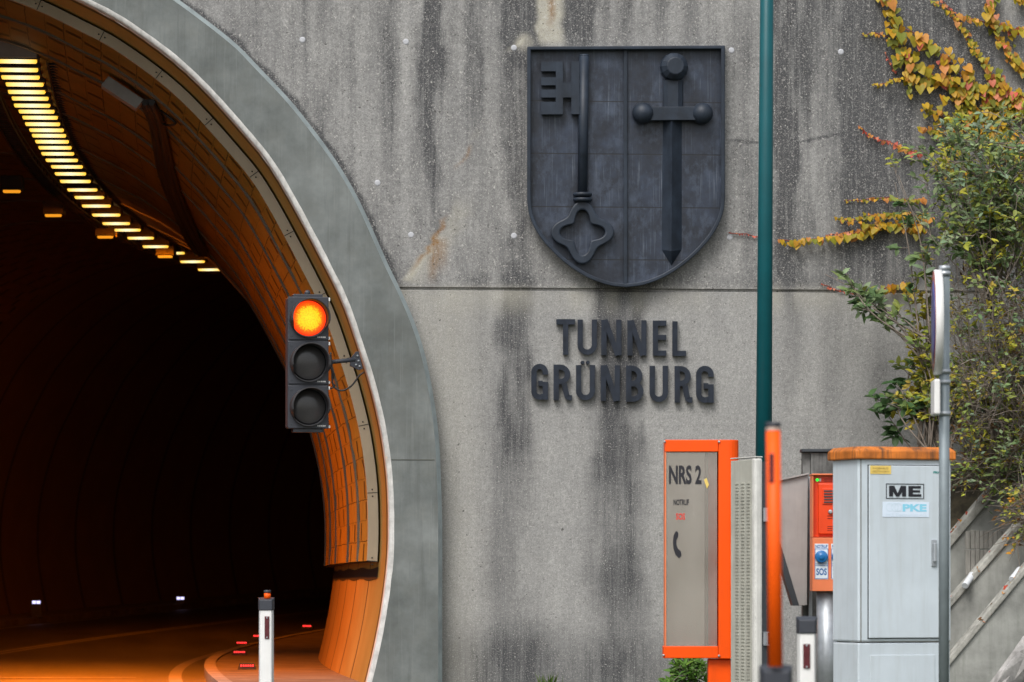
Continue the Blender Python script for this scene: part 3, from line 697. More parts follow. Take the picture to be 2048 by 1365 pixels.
for s in (2.4, 4.4, 7.6, 9.9, 14, 18, 22, 26, 30):       # joint strips round the vault
    rb = MB(); a, b = inset(.105), inset(.146)
    for q in range(len(a) - 1):
        rb.hexa([tun(s, *a[q]), tun(s, *b[q]), tun(s, *b[q+1]), tun(s, *a[q+1])], [tun(s+.10, *a[q]), tun(s+.10, *b[q]), tun(s+.10, *b[q+1]), tun(s+.10, *a[q+1])])
    rb.build('joint_strip', MT['rib'], tunnel)
end = MB(); end.face([end.p(tun(116, *q)) for q in fp[::4]]); end.build('dark_end', MT['tray'], tunnel)

# ------------------------------------------------------------------ ground, road, walkways
KX = (440 - VPX) / 200 - 0.02                            # lateral position of the right kerb
LX = 2 * XC - 2.4 + 1.2                                  # left kerb
def strip(name, x0, x1, z, ss_, mt, kind='structure', thick=None):
    mb = MB(); ids = []
    for s in ss_: ids.append([mb.p(tun(s, x0, z)), mb.p(tun(s, x1, z))])
    for A, B in zip(ids, ids[1:]): mb.face((A[0], A[1], B[1], B[0]))
    if thick:
        for c, x in ((0, x0), (1, x1)):
            lo_ = [mb.p(tun(s, x, z - thick)) for s in ss_]
            for i in range(len(ss_) - 1): mb.face((ids[i][c], ids[i+1][c], lo_[i+1], lo_[i]))
        e = ids[0]; l0 = mb.p(tun(ss_[0], x0, z - thick)); l1 = mb.p(tun(ss_[0], x1, z - thick)); mb.face((e[0], l0, l1, e[1]))
    o = mb.build(name, mt, None, origin=(0, 0, 0)); return tag(o, kind=kind)
RS = list(np.arange(-60, 0, 4)) + list(np.arange(0, 117, 1.0)); IS = [s for s in np.arange(-0.25, 117, 1.0)]
g = MB(); g.poly([(-900, -900, -.06), (900, -900, -.06), (900, .3, -.06), (-900, .3, -.06)]); tag(g.build('ground', MT['grass_ground'], origin=(0, 0, 0)), kind='structure')
strip('road', LX - .3, KX + .02, 0.0, RS, MT['road'])
strip('verge', KX + 0.02, 13, -.01, list(np.arange(-60, .1, 3)), MT['grass_ground'])
strip('walkway', KX + .14, 2.75, .10, [s for s in np.arange(-0.9, 117, 1.0)], MT['walk'], thick=.12)
strip('kerb', KX, KX + .14, .115, [s for s in np.arange(-1.2, 117, 1.0)], MT['kerb'], thick=.14)
strip('far_walkway', 2 * XC - 2.75, LX, .12, IS, MT['walk'], thick=.14)
strip('edge_line', KX - .42, KX - .27, .004, RS, MT['paint'])
strip('far_edge_line', LX + .25, LX + .40, .004, RS, MT['paint'])
strip('centre_line', (KX + LX) / 2 - .16, (KX + LX) / 2 - .04, .004, RS, MT['paint'])
strip('centre_line', (KX + LX) / 2 + .04, (KX + LX) / 2 + .16, .004, RS, MT['paint'])
pa, s_a, X_a = ground_hit(272, 1357); 
sl = MB(); sl.poly([tun(s_a, (KX+LX)/2 + .2, .006), tun(s_a, X_a, .006), tun(s_a + .35, X_a, .006), tun(s_a + .35, (KX+LX)/2 + .2, .006)])
tag(sl.build('stop_line', MT['paint'], origin=(0, 0, 0)), kind='structure')

# ------------------------------------------------------------------ lamps under the vault
LAMPS = [(35,126),(38,143),(41.6,158),(50,172),(54,187),(61,200),(65,214),(74,226),(81,238),(86,251),(94,263),(99,274),(105,286),(111,298),(116.5,310),
         (124.6,323),(135,336),(142,350),(152,365),(166,382),(180,397),(194,414),(214,432),(234,449),(256,462),(283,478),(313,495),(346,508),(387,525),(422,541)]
ORD = ['nearest','second','third','fourth','fifth','sixth','seventh','eighth','ninth','tenth','eleventh','twelfth','thirteenth','fourteenth','fifteenth','sixteenth',
       'seventeenth','eighteenth','nineteenth','twentieth','twenty-first','twenty-second','twenty-third','twenty-fourth','twenty-fifth','twenty-sixth',
       'twenty-seventh','twenty-eighth','twenty-ninth','thirtieth']
def make_lamp(name, half, glow, label, cat, dim=False):
    root = thing(name, (0, 0, 0), label, cat)
    h = MB(); h.box(-half - .02, half + .02, -.17, .17, .02, .23); h.build('housing', MT['tray'] if dim else MT['lamp_body'], root, 0.012)
    l = MB(); hh = half if not dim else half * .9
    l.hexa([(-hh, -.168, .018), (hh, -.168, .018), (hh, -.05, .018), (-hh, -.05, .018)], [(-hh*.96, -.155, -.018), (hh*.96, -.155, -.018), (hh*.96, -.06, -.018), (-hh*.96, -.06, -.018)])
    l.build('lamp_lens', glow, root, 0.012)
    b = MB()
    for x in (-half * .7, half * .7): b.box(x - .015, x + .015, -.02, .02, .231, .25 if dim else .40)
    b.build('bracket', MT['tray'], root)
    ld = bpy.data.lights.new('lamp_light', 'AREA'); ld.shape = 'RECTANGLE'; ld.size = 2 * half; ld.size_y = .25; ld.spread = R(98)
    ld.color = (1.0, 0.195, 0.002); ld.energy = 15 if dim else LAMP_W
    lo = bpy.data.objects.new('lamp_light', ld); COL.objects.link(lo); lo.parent = root; lo.location = (0, 0, -.03); lo.rotation_euler = (R(-28), 0, 0)
    return root
LAMP_W = 108
H_L = 5.58 * 1.034
proto = make_lamp('tunnel_lamp', .22, MT['lamp'], 'glowing yellow bar lamp of the close-set row', 'lamp')
l0 = [q for q in proto.children if q.type == 'LIGHT'][0].data; LEVEL = [l0]
for e_, sp_ in ((.42, 104), (.30, 116)):
    q = l0.copy(); q.energy = l0.energy * e_; q.spread = R(sp_); LEVEL.append(q)
for i, (x, y) in enumerate(LAMPS):
    t = H_L * F / (HY - y); p = Pt(x, y, t); s, X, Z = inv_tun(p); h = path(s)[2]
    o = proto if i == 0 else copy_tree(proto)
    o.location = p; o.rotation_euler = (0, 0, -h)
    if i:
        for ch in o.children:
            if ch.type == 'LIGHT':
                ch.data = LEVEL[0 if i < 9 else 1 if i < 19 else 2]
                if i >= 19: ch.rotation_euler = (R(42), 0, 0)
    if i == 0:
        fpm = MB(); fpm.box(-.235, .215, -.190, -.176, .035, .245); FP = (fpm, p, h)
    o['label'] = f'glowing yellow bar lamp, {ORD[i]} from the portal in the close-set tunnel row'; o['group'] = 'close-set yellow bar lamps along the tunnel'
    if i == 0: LAMP0 = (s, X, Z)
fo_ = FP[0].build('front_plate', MT['boxgrey'], None, .006, origin=(0, 0, 0)); fo_.parent = proto; fo_.location = (0, 0, 0)
dproto = make_lamp('tunnel_lamp', .14, MT['lamp_dim'], 'dim lamp', 'lamp', True)
for i, (x, y, lb) in enumerate([(25,385,'dim orange lamp hanging at the left edge beside the bright row'),(108,433,'dim orange lamp with grey housing, second of the widely spaced ones'),
                                (212,476,'dim orange lamp just below the bright row, third of the widely spaced ones'),(332,515,'dim orange lamp overlapping the far end of the bright row')]):
    t = H_L * F / (HY - y) * .98; p = Pt(x, y, t); s, X, Z = inv_tun(p)
    o = dproto if i == 0 else copy_tree(dproto)
    o.location = p; o.rotation_euler = (0, 0, -path(s)[2]); o['label'] = lb; o['group'] = 'widely spaced dim orange lamps'
for k, (dx, lb) in enumerate(((.42, 'dark ladder cable tray running right of the bright lamp row'), (-.42, 'dark ladder cable tray running left of the bright lamp row'))):
    tr = thing('cable_tray', tun(LAMP0[0], LAMP0[1] + dx, LAMP0[2]), lb, 'cable tray')
    a = MB(); b = MB(); s = LAMP0[0]
    while s < 38:
        X = LAMP0[1] + dx
        for q in (.1, .35, .6, .85):
            b.tube([tun(s+q, X-.09, LAMP0[2]), tun(s+q, X+.09, LAMP0[2])], .014, 5)
            if q in (.1, .6): b.tube([tun(s+q, X-.09, LAMP0[2]+.1), tun(s+q, X-.09, LAMP0[2]+.45)], .01, 5)
        s += 1
    for e in (-.09, .09):
        for zz in (0, .09): a.tube([tun(q, LAMP0[1] + dx + e, LAMP0[2] + zz) for q in np.arange(LAMP0[0], 38, 1.0)], .016, 5)
    a.build('side_rail', MT['tray'], tr); b.build('rung', MT['tray'], tr)['kind'] = 'stuff'
# grey junction box and the black cable bundle under the vault
a, b = lining_hit(217, 152, .16), lining_hit(288, 199, .16)
jb = MB(); dn = Vector((-.62, 0, -.78))
wq = Vector((0, .30, 0)); hq = dn * .13
jb.hexa([a, b, b + hq, a + hq], [a + wq, b + wq, b + wq + hq, a + wq + hq])
tag(jb.build('junction_box', MT['boxgrey'], bevel=.01), 'long grey junction box fixed to the vault cladding', 'junction box')
cb = thing('cable_bundle', lining_hit(300, 212), 'thick black cable bundle hanging along the vault from the grey box', 'cable')
pts0 = [(296,205),(312,240),(322,285),(330,330),(343,375),(362,425),(385,475),(405,510)]
for k in range(5):
    mb = MB(); pts = []
    for j, (x, y) in enumerate(pts0):
        pts.append(lining_hit(x + (k - 2) * 6 + rnd.uniform(-1.5, 1.5), y, .17 + .02 * (k % 2)))
    cr_ = crom([tuple(q) for q in pts], 30); mb.tube([Vector(q) for q in cr_], .036 if k < 4 else .028, 7)
    mb.build('cable', MT['cable'], cb)
mb = MB(); pts = [lining_hit(x, y, .18) for x, y in ((310,215),(314,235),(330,250),(352,246),(340,236),(322,222))]
mb.tube([Vector(q) for q in crom([tuple(q) for q in pts], 24)], .014, 6); mb.build('cable_loop', MT['cable'], cb)

# kerb studs
RED = [(494,1336,'red lit road stud on the walkway edge nearest the white post','A'),(479,1308,'red lit road stud, second along the curving kerb','B'),(484,1289,'red lit road stud, third along the curving kerb','C'),
       (517,1275,'red lit road stud half hidden behind the white post','D'),(615,1255,'red lit road stud against the foot of the curving wall','E')]
for x, y, lb, _ in RED:
    t = 40.0
    p, s, X = ground_hit(x, y, .12); h = path(s)[2]
    st = thing('road_stud', (p.x, p.y, tun(s, X, .10).z), lb, 'road stud', 'red road studs along the kerb')
    b = MB(frame((p.x, p.y, tun(s, X, .10).z), (cos(h), -sin(h), 0), (-sin(h), -cos(h), 0)))
    b.hexa([(-.11, .09, .0), (.11, .09, 0), (.11, -.09, 0), (-.11, -.09, 0)], [(-.085, .02, .075), (.085, .02, .075), (.085, -.06, .075), (-.085, -.06, .075)])
    b.build('stud_body', MT['tray'], st, .004)
    for k in range(6):
        l = MB(frame((p.x, p.y, tun(s, X, .10).z), (cos(h), -sin(h), 0), (-sin(h), -cos(h), 0)))
        c = -.0675 + .027 * k; l.box(c - .0075, c + .0075, .052, .066, .034, .056); l.build('led', MT['red_led'], st)
for x, y, lb in ((73,1205,'white lit stud on the far kerb, nearer the left edge of the view'),(361,1197,'white lit stud on the far kerb, the one further into the bend')):
    t = 60.0
    while t < 125:
        p = Pt(x, y, t); s, X, Z = inv_tun(p)
        if X < LX - .05: break
        t += .1
    h = path(s)[2]; z0 = tun(s, X, .12).z
    st = thing('road_stud', (p.x, p.y, z0), lb, 'road stud', 'white road studs on the far kerb')
    Fm = frame((p.x, p.y, z0), RT, -FW)
    b = MB(Fm); b.box(-.11, .11, -.06, .03, 0, max(.05, p.z - z0 + .06)); b.build('stud_body', MT['tray'], st, .004)
    for q in (-.045, .045):
        l = MB(Fm); zz = max(.03, p.z - z0); l.box(q - .038, q + .038, .031, .04, zz - .03, zz + .03); l.build('led', MT['white_led'], st)

# ------------------------------------------------------------------ traffic signal
def signal():
    t = 41.2; o = Pt(616.5, 726, t); k = t / F
    n = (-FW + RT * .20).normalized(); ex = Vector((-n.y, n.x, 0)); ex = ex if ex.dot(RT) > 0 else -ex
    M = frame(o, ex, n); root = thing('traffic_light', o, 'dark three-lamp traffic light with its top lamp glowing, hung on the arch edge', 'traffic light')
    hw = 41.5 * k; hh = 133 * k; sec = 2 * hh / 3
    hb = MB(M); hb.box(-hw, hw, -.16, 0, -hh + .012, hh - .012); hb.build('housing', MT['sig_black'], root, .012)
    c = MB(M); c.box(-hw * .72, hw * .72, -.13, -.01, hh - .012, hh + .022); c.lathe(M.inverted() @ (M @ Vector((0, -.06, hh + .02))), (0, 0, 1), [(0, .03), (.03, .03), (.045, .012)], 10)
    c.box(-hw * .72, hw * .72, -.13, -.01, -hh - .03, -hh + .012); c.build('end_cap', MT['sig_black'], root, .006)
    for i in range(3):
        zc = (1 - i) * sec; d = MB(M)
        d.box(-hw + .004, hw - .004, -.002, .014, zc - sec/2 + .006, zc + sec/2 - .006)
        do = d.build('signal_door', MT['sig_black'], root, .008)
        for sx in (-1, 1):
            for sz in (-1, 1): pass
        sc2 = MB(M)
        for sx, sz in ((-1, 1), (-1, -1)): sc2.lathe((sx * (hw - .035), .012, zc + sz * (sec/2 - .05)), (0, 1, 0), [(0, .009), (.008, .008)], 8)
        sc2.build('screw', MT['dark_side'], do)
        rl = 36.0 * k
        # visor: open tunnel, longer at the top than at the bottom
        v = MB(M); N = 40; rr = rl + .012; rows = []
        for q in range(N):
            a = 2 * pi * q / N; dep = .23 if sin(a) > -.25 else .23 - .17 * min(1, (-sin(a) - .25) / .35)
            rows.append([v.p((rr * cos(a) * f_, y_, zc + rr * sin(a) * f_)) for f_, y_ in ((1, .010), (1, dep), (.955, dep), (.955, .012))])
        for q in range(N):
            A, B = rows[q], rows[(q + 1) % N]
            for cc in range(3): v.face((A[cc], A[cc+1], B[cc+1], B[cc]), cc != 1)
        v.build('visor', MT['visor_in'], root)
        L = MB(); Lc = M @ Vector((0, .016, zc))
        L.lathe(Vector((0, 0, 0)), (0, -1, 0), [(0, rl * .985), (.012, rl * .9), (.024, rl * .66), (.031, rl * .35), (.033, rl * .05)], 36)
        lo = L.build('lit_lens' if i == 0 else 'lens', MT['red_lens'] if i == 0 else MT['lens_off'], None, origin=(0, 0, 0))
        lo.parent = root; lo.location = Lc - o; ang = math.atan2(n.x, -n.y); lo.rotation_euler = (0, 0, ang); ROOT[lo.name] = o
        if i == 0: part_label(lo, 'top lens glowing orange-yellow with a red rim')
        m2 = MB(M)
        for q in range(5): m2.box(hw - .115 + q*.017, hw - .103 + q*.017, .0145, .016, zc - sec/2 + .028, zc - sec/2 + .040)
        m2.build('maker_mark', MT['white_mk'], do)
        hg = MB(M); hg.box(hw - .002, hw + .012, -.02, .012, zc + sec/2 - .045, zc + sec/2 - .012); hg.box(hw - .002, hw + .012, -.02, .012, zc - sec/2 + .012, zc - sec/2 + .04); hg.build('hinge', MT['white_mk'], do, .002)
    # arm to a bracket on the arch edge
    arm = MB(); a = M @ Vector((hw - .01, -.08, 0)); a.z = Pt(660, 724, t).z; b = P(706, 724, -.30); b.y = a.y
    arm.tube([a, b], .022, 10)
    arm.tube([M @ Vector((hw - .02, -.1, -.12)), a + RT * .06], .012, 6)
    arm.build('mounting_arm', MT['black_pl'], root)
    br = MB(); W = lambda x, y, Y: P(x, y, Y)
    f = [W(700, 717, -.36), W(712, 703, -.36), W(718, 704, -.36), W(726, 738, -.36), W(718, 741, -.36), W(700, 732, -.36)]
    br.prism(f, [q + Vector((0, .05, 0)) for q in f]); bo_ = br.build('arch_bracket', MT['black_pl'], root, .004)
    bl = MB()
    for x, y in ((709, 718), (715, 712), (712, 730), (719, 733), (717, 722)): bl.lathe(W(x, y, -.36), (0, -1, 0), [(-.003, .011), (.01, .010), (.014, .005)], 6)
    bl.build('bolt', MT['galv'], bo_)
    cb_ = MB(); q = crom([tuple(Pt(x, y, t)) for x, y in ((661, 705),(664, 740),(666, 770),(675, 780),(688, 781),(705, 770),(718, 752),(728, 745))], 30)
    cb_.tube([Vector(z) for z in q], .010, 6); q = crom([tuple(Pt(x, y, t)) for x, y in ((660, 733),(668, 750),(664, 765),(670, 773),(661, 778))], 20)
    cb_.tube([Vector(z) for z in q], .009, 6); cb_.build('supply_cable', MT['cable'], root)
signal()

# ------------------------------------------------------------------ coat of arms
def crest():
    Cc = lambda x, y, Y: P(1000 + x / 2.527, 60 + y / 2.527 - (x - 637) * .0022, Y)
    root = thing('coat_of_arms', P(1250, 575, 0), 'big dark shield with a raised key and sword on the concrete wall', 'emblem')
    half = [(500,82),(500,860),(490,930),(455,1012),(400,1088),(310,1175),(200,1248),(90,1290),(0,1302)]
    lo_ = crom(half[1:], 26); R_ = [(500, 82)] + [tuple(q) for q in lo_]
    out = [(637 + a, b) for a, b in R_] + [(637 - a, b) for a, b in R_[::-1][1:]]
    c = np.array([637, 640])
    inn = []
    for i, (a, b) in enumerate(out):
        p0 = np.array(out[i - 1]); p1 = np.array(out[(i + 1) % len(out)]); p = np.array((a, b))
        if i == 0 or i == len(out) - 1: inn.append((a + (-19 if a > 637 else 19), b + 17)); continue
        tg = p1 - p0; tg = tg / np.linalg.norm(tg); nn = np.array([-tg[1], tg[0]])
        if nn @ (c - p) < 0: nn = -nn
        inn.append(tuple(p + nn * 19))
    yb, yp, yf = 0.0, -.06, -.155
    pn = MB(); pn.prism([Cc(a, b, yp) for a, b in inn], [Cc(a, b, yb) for a, b in inn]); po = pn.build('shield_plate', MT['shield'], root)
    fr = MB(); fr.ringprism([Cc(a, b, yf) for a, b in out], [Cc(a, b, yf) for a, b in inn], [Cc(a, b, yb) for a, b in out], [Cc(a, b, yb) for a, b in inn])
    fr.build('shield_rim', MT['black_metal'], root, .008)
    def bx(mb, x0, x1, y0, y1, Y0, Y1, yo=None):
        f = [Cc(x0, y0, Y1), Cc(x1, y0, Y1), Cc(x1, y1, Y1), Cc(x0, y1, Y1)]; b = [Cc(x0, y0, Y0), Cc(x1, y0, Y0), Cc(x1, y1, Y0), Cc(x0, y1, Y0)]; mb.hexa(b, f)
    d = MB(); bx(d, 625, 644, 100, 1283, yp + .002, -.10); d.build('centre_bar', MT['black_metal'], root, .006)
    key = MB(); key.tube([Cc(425, 130, -.125), Cc(417, 822, -.125)], .050, 20); ko = key.build('key_shaft', MT['black_metal'], root)
    capm = MB(); capm.ball(Cc(425, 131, -.125), .052, 16, .4, (0, 0, 1)); capm.build('shaft_tip', MT['black_metal'], ko)
    bit = MB()
    for x0, x1, y0, y1 in ((282,318,160,425),(208,281.5,160,207),(208,281.5,238,278),(208,281.5,300,340),(208,281.5,362,425),(318.5,360,265,340),(360.5,402,160,425)): bx(bit, x0, x1, y0, y1, yp + .002, -.155)
    bit.build('key_bit', MT['black_metal'], root)
    cl = MB()
    for yy in (832, 858): cl.lathe(Cc(417, yy - 12, -.125), (0, 0, -1), [(-.0, .055), (.006, .088), (.012, .097), (.030, .097), (.042, .088), (.05, .055)], 20)
    cl.build('key_collar', MT['black_metal'], root)
    N = 96; O = []; Ii = []
    for q in range(N):
        a = 2*pi*q/N; ro_ = 135.5 + 24.5*cos(4*a) ; ri = 88 + 26*cos(4*a); O.append((417 + ro_*cos(a), 1022 + ro_*sin(a))); Ii.append((417 + ri*cos(a), 1022 + ri*sin(a)))
    bw = MB(); bw.ringprism([Cc(*q, -.165) for q in O], [Cc(*q, -.165) for q in Ii], [Cc(*q, yp+.002) for q in O], [Cc(*q, yp+.002) for q in Ii]); bw.build('key_bow', MT['black_metal'], root, .014)
    px = lambda v: v / 2.527 / 200
    pm = MB(); pm.lathe(Cc(876, 193, yp), (0, -1, 0), [(-.002, px(70)), (.06, px(73)), (.11, px(68)), (.16, px(44)), (.163, px(40))], 14, False); pm.build('sword_pommel', MT['black_metal'], root)
    gp = MB(); f = [Cc(825, 255, -.11), Cc(850, 255, -.15), Cc(900, 255, -.15), Cc(925, 255, -.11)]
    gp.prism([Cc(822, 255, yp+.002), Cc(826, 255, -.10), Cc(848, 255, -.135), Cc(900, 255, -.135), Cc(922, 255, -.10), Cc(926, 255, yp+.002)][::-1],
             [Cc(822, 389, yp+.002), Cc(826, 389, -.10), Cc(848, 389, -.135), Cc(900, 389, -.135), Cc(922, 389, -.10), Cc(926, 389, yp+.002)][::-1]); gp.build('sword_grip', MT['black_metal'], root)
    cg = MB(); bx(cg, 745, 1000, 389.5, 459, yp + .002, -.17); cgo = cg.build('sword_crossguard', MT['black_metal'], root, .006)
    for x, y in ((722, 422), (1022, 425)):
        kb = MB(); kb.ball(Cc(x, y, -.13), px(55), 24); kb.build('guard_knob', MT['black_metal'], root)
    bl = MB(); rim = [(818,460),(814,800),(811,1112),(830,1158),(867,1204),(905,1158),(925,1112),(925,800),(925,460)]
    rid = [(868,460,-.16),(868,800,-.16),(867,1120,-.155)]
    L_ = [bl.p(Cc(*q, yp + .012)) for q in rim]; K = [bl.p(Cc(q[0], q[1], q[2])) for q in rid]
    for f in ((0,1,K[1],K[0]),(1,2,K[2],K[1])): bl.face((L_[f[0]], L_[f[1]], f[2], f[3]))
    bl.face((L_[2], L_[3], L_[4], K[2])); bl.face((L_[4], L_[5], L_[6], K[2])); bl.face((L_[6], L_[7], K[1], K[2])); bl.face((L_[7], L_[8], K[0], K[1]))
    B_ = [bl.p(Cc(*q, yp + .001)) for q in rim]
    for i in range(8): bl.face((L_[i], B_[i], B_[i+1], L_[i+1]))
    bl.face((L_[8], B_[8], B_[0], L_[0], K[0])); bl.build('sword_blade', MT['black_metal'], root)
crest()

# ------------------------------------------------------------------ raised letters
def arcp(cx, cy, rx, ry, a0, a1, n=14): return [(cx + rx*cos(R(a0 + (a1-a0)*i/n)), cy + ry*sin(R(a0 + (a1-a0)*i/n))) for i in range(n + 1)]
SW = .15
def glyph(ch, w):                 # strokes in a box w wide and 1 high: lists of centre-line points
    h = SW / 2
    if ch == 'T': return [[(0, 1-h), (w, 1-h)], [(w/2, 1-SW), (w/2, 0)]]
    if ch in 'UÜ':
        s = [[(h, 1), (h, w/2)] + arcp(w/2, w/2, w/2-h, w/2-h, 180, 360) + [(w-h, 1)]]
        return s
    if ch == 'N': return [[(h, 0), (h, 1)], [(w-h, 0), (w-h, 1)], [(h + .03, 1), (w-h-.03, 0)]]
    if ch == 'E': return [[(h, 0), (h, 1)], [(SW, 1-h), (w, 1-h)], [(SW, .52), (w, .52)], [(SW, h), (w, h)]]
    if ch == 'L': return [[(h, 0), (h, 1)], [(SW, h), (w, h)]]
    if ch == 'G':
        r = w/2 - h
        return [[(w-h, .70), (w-h, 1-h-r)] + arcp(w/2, 1-h-r, r, r, 0, 180) + [(h, h+r)] + arcp(w/2, h+r, r, r, 180, 300) + [(w - h, h)], [(w-h, 0), (w-h, .50)], [(w*.42, .455), (w-SW, .455)]]
    if ch == 'R':
        r = .24 - h / 2
        return [[(h, 0), (h, 1)], [(SW, 1-h), (w-.02-r-h, 1-h)] + arcp(w-.02-r-h, 1-h-r, r, r, 90, -90) + [(SW, 1-h-2*r)], [(w*.62, 1-h-2*r-.05), (w*.70, .25), (w*.78, .10), (w*.86, h), (w+.02, h*.9)]]
    if ch == 'B':
        r = (1 - SW) / 4
        return [[(h, 0), (h, 1)], [(SW, 1-h), (w-.03-r-h, 1-h)] + arcp(w-.03-r-h, 1-h-r, r, r, 90, -90) + [(SW, .5)], [(w-r-h-.03, .497)] + arcp(w-r-h, h+r, r, r, 90, -90) + [(SW, h)]]
def ribbon(mb, pts, toP, y0, y1):
    pts = [np.array(p, float) for p in pts]; L = []; Rr = []
    for i, p in enumerate(pts):
        a = pts[max(i-1, 0)]; b = pts[min(i+1, len(pts)-1)]; t = (b - a) / np.linalg.norm(b - a); n = np.array([-t[1], t[0]])
        L.append(p + n * SW/2); Rr.append(p - n * SW/2)
    ids = [[mb.p(toP(q, y)) for q in (L[i], Rr[i]) for y in (y0, y1)] for i in range(len(pts))]  # L0 L1 R0 R1
    for A, B in zip(ids, ids[1:]):
        mb.face((A[0], B[0], B[2], A[2])); mb.face((A[0], A[1], B[1], B[0])); mb.face((A[2], B[2], B[3], A[3])); mb.face((A[1], A[3], B[3], B[1]))
    for A in (ids[0], ids[-1]): mb.face((A[0], A[2], A[3], A[1]))
LET = [('T',1112.5,1150,638.7,710,'T at the start of the upper word'),('U',1155,1194,639.5,710,'U, second in the upper word'),('N',1202.5,1243,640,711,'N, third in the upper word, over the dark stain'),
       ('N',1254.5,1293,641,711.5,'N, fourth in the upper word, before the E'),('E',1305.5,1332.5,641.5,712,'E of the upper word'),('L',1344.5,1372,643,712.5,'L at the end of the upper word'),
       ('G',1062.5,1096,728,800,'G at the start of the lower word'),('R',1107,1142,729.5,801,'R, second in the lower word'),('Ü',1152,1190,730.5,801,'U with two dots in the lower word'),
       ('N',1201.5,1240,731,802.5,'N of the lower word'),('B',1252,1287,731.5,804,'B of the lower word'),('U',1299,1336,732,804.5,'U without dots in the lower word'),
       ('R',1349,1383,732.5,805.5,'R, last but one in the lower word'),('G',1392,1427.5,732,806,'G at the end of the lower word')]
for ch, x0, x1, y0, y1, lb in LET:
    hpx = y1 - y0; wd = (x1 - x0) / hpx; mb = MB()
    toP = lambda q, Y: P(x0 + q[0] * hpx, y1 - q[1] * hpx, Y)
    for k, st in enumerate(glyph(ch, wd)): ribbon(mb, st, toP, -.062 - k * .0012, -.004 + k * .0007)
    if ch == 'Ü':
        for cx in (.36, .64):
            c = toP((wd * cx, 1.075), -.055); mb.lathe(c, (0, 1, 0), [(0, .018), (.05, .019)], 10)
    o = mb.build('raised_letter', MT['letter']); tag(o, 'dark raised letter ' + lb, 'letter', 'raised letters of the tunnel name on the wall')

# ------------------------------------------------------------------ teal mast
ms = MB(); t = 38.0; b0 = Pt(1526, 1365, t); b0.z = -.02; a0 = Pt(1534, -60, t)
dirm = (a0 - Pt(1527.5, 900, t)).normalized()
base = Pt(1527.5, 900, t) - dirm * ((Pt(1527.5, 900, t).z + .02) / dirm.z)
top = base + dirm * 9.5
ms.tube([base, top], [.082, .050], 24)
mast = thing('lamp_mast', base, 'tall slender teal painted mast standing before the wall', 'mast')
ms.build('mast_shaft', MT['teal'], mast)
mf = MB(); mf.lathe(base, (0, 0, 1), [(0, .17), (.03, .17), (.03, .10), (.10, .09)], 20); mf.build('base_flange', MT['teal'], mast)

# ------------------------------------------------------------------ orange call column
def call_column():
    t = 37.0; k = t / F; o = Pt(1328, 1387, t); o.z = 0
    z = lambda y: 1.1 + (HY - y) * k; X = lambda x: (x - 1328) * k
    M = frame(o, RT, -FW); root = thing('call_column', o, 'bright orange emergency call column with a clear sign panel lettered NRS 2', 'emergency column')
    D = .34
    def dshape(x0, x1, y0, y1, r):        # plan with rounded right end
        return [(x0, y1), (x0, y0), (x1 - r, y0)] + [(x1 - r + r*sin(a), y0 + r - r*cos(a)) for a in np.linspace(.2, pi/2, 6)] + [(x1 - r + r*cos(a), y1 - r + r*sin(a)) for a in np.linspace(0, pi/2, 6)]
    # y grows towards the viewer: rear at -D, front at 0
    body = MB(M); pl = dshape(X(1437), X(1478), -D, 0, .09)
    body.prism([(a, b, z(1318)) for a, b in pl], [(a, b, z(880)) for a, b in pl], False); body.build('column_body', MT['orange'], root, .006)
    for (ya, yb, nm) in ((880, 904, 'top_band'), (1293, 1317, 'bottom_band')):
        q = MB(M); q.box(X(1330) - (.012 if ya > 1000 else 0), X(1437) - .002, -D, 0, z(yb), z(ya)); q.build(nm, MT['orange'], root, .006)
    for yy in (-.012, -D + .006):
        g = MB(M); g.box(X(1331), X(1434), yy - .003, yy + .003, z(1292.5), z(904.5)); g.build('clear_panel', MT['glass'], root)
    e = MB(M); e.box(X(1330), X(1330) + .010, -D + .004, -.004, z(1292.6), z(904.4)); e.build('panel_edge', MT['orange_sun'], root)
    inn = MB(M); inn.box(X(1412), X(1417), -D + .05, -.04, z(1292), z(905)); inn.build('inner_rail', MT['rib'], root)
    io = MB(M); io.box(X(1418), X(1436), -.26, -.25, z(1292), z(905)); io.build('inner_plate', MT['orange'], root)
    pst = MB(M); pst.box(X(1417), X(1463), -.27, -.06, -.05, z(1318) - .002); pst.build('column_post', MT['orange'], root, .01)
    s = MB(M)
    for x, y in ((1329, 884), (1438, 884), (1327, 1311), (1438, 1312)): s.lathe((X(x), .0, z(y)), (0, 1, 0), [(-.002, .012), (.012, .010), (.016, .005)], 8)
    s.build('screw', MT['galv'], root)
    tx = MB(M); text_mb(tx, 'NRS 2', X(1338), X(1403), z(969), z(931), -.0065, .032); text_mb(tx, 'NOTRUF', X(1347), X(1378), z(1011), z(999), -.0065, .03)
    # telephone handset
    hs_ = [(1352,1062),(1357,1066),(1356,1075),(1353,1080),(1353,1090),(1356,1098),(1362,1103),(1363,1112),(1358,1117),(1351,1110),(1347,1098),(1346,1085),(1347,1072)]
    tx.poly([(X(a), -.0065, z(b)) for a, b in hs_]); tx.build('black_lettering', MT['ink'], root)
    tr = MB(M); text_mb(tr, 'SOS', X(1352), X(1370), z(1040), z(1027), -.0065, .02); tr.build('red_lettering', MT['ink_red'], root)
    yl = MB(M); yl.poly([(X(1408), -.0065, z(960)), (X(1413), -.0065, z(956)), (X(1418), -.0065, z(970)), (X(1414), -.0065, z(978))]); yl.build('yellow_tag', MT['yellow'], root)
call_column()

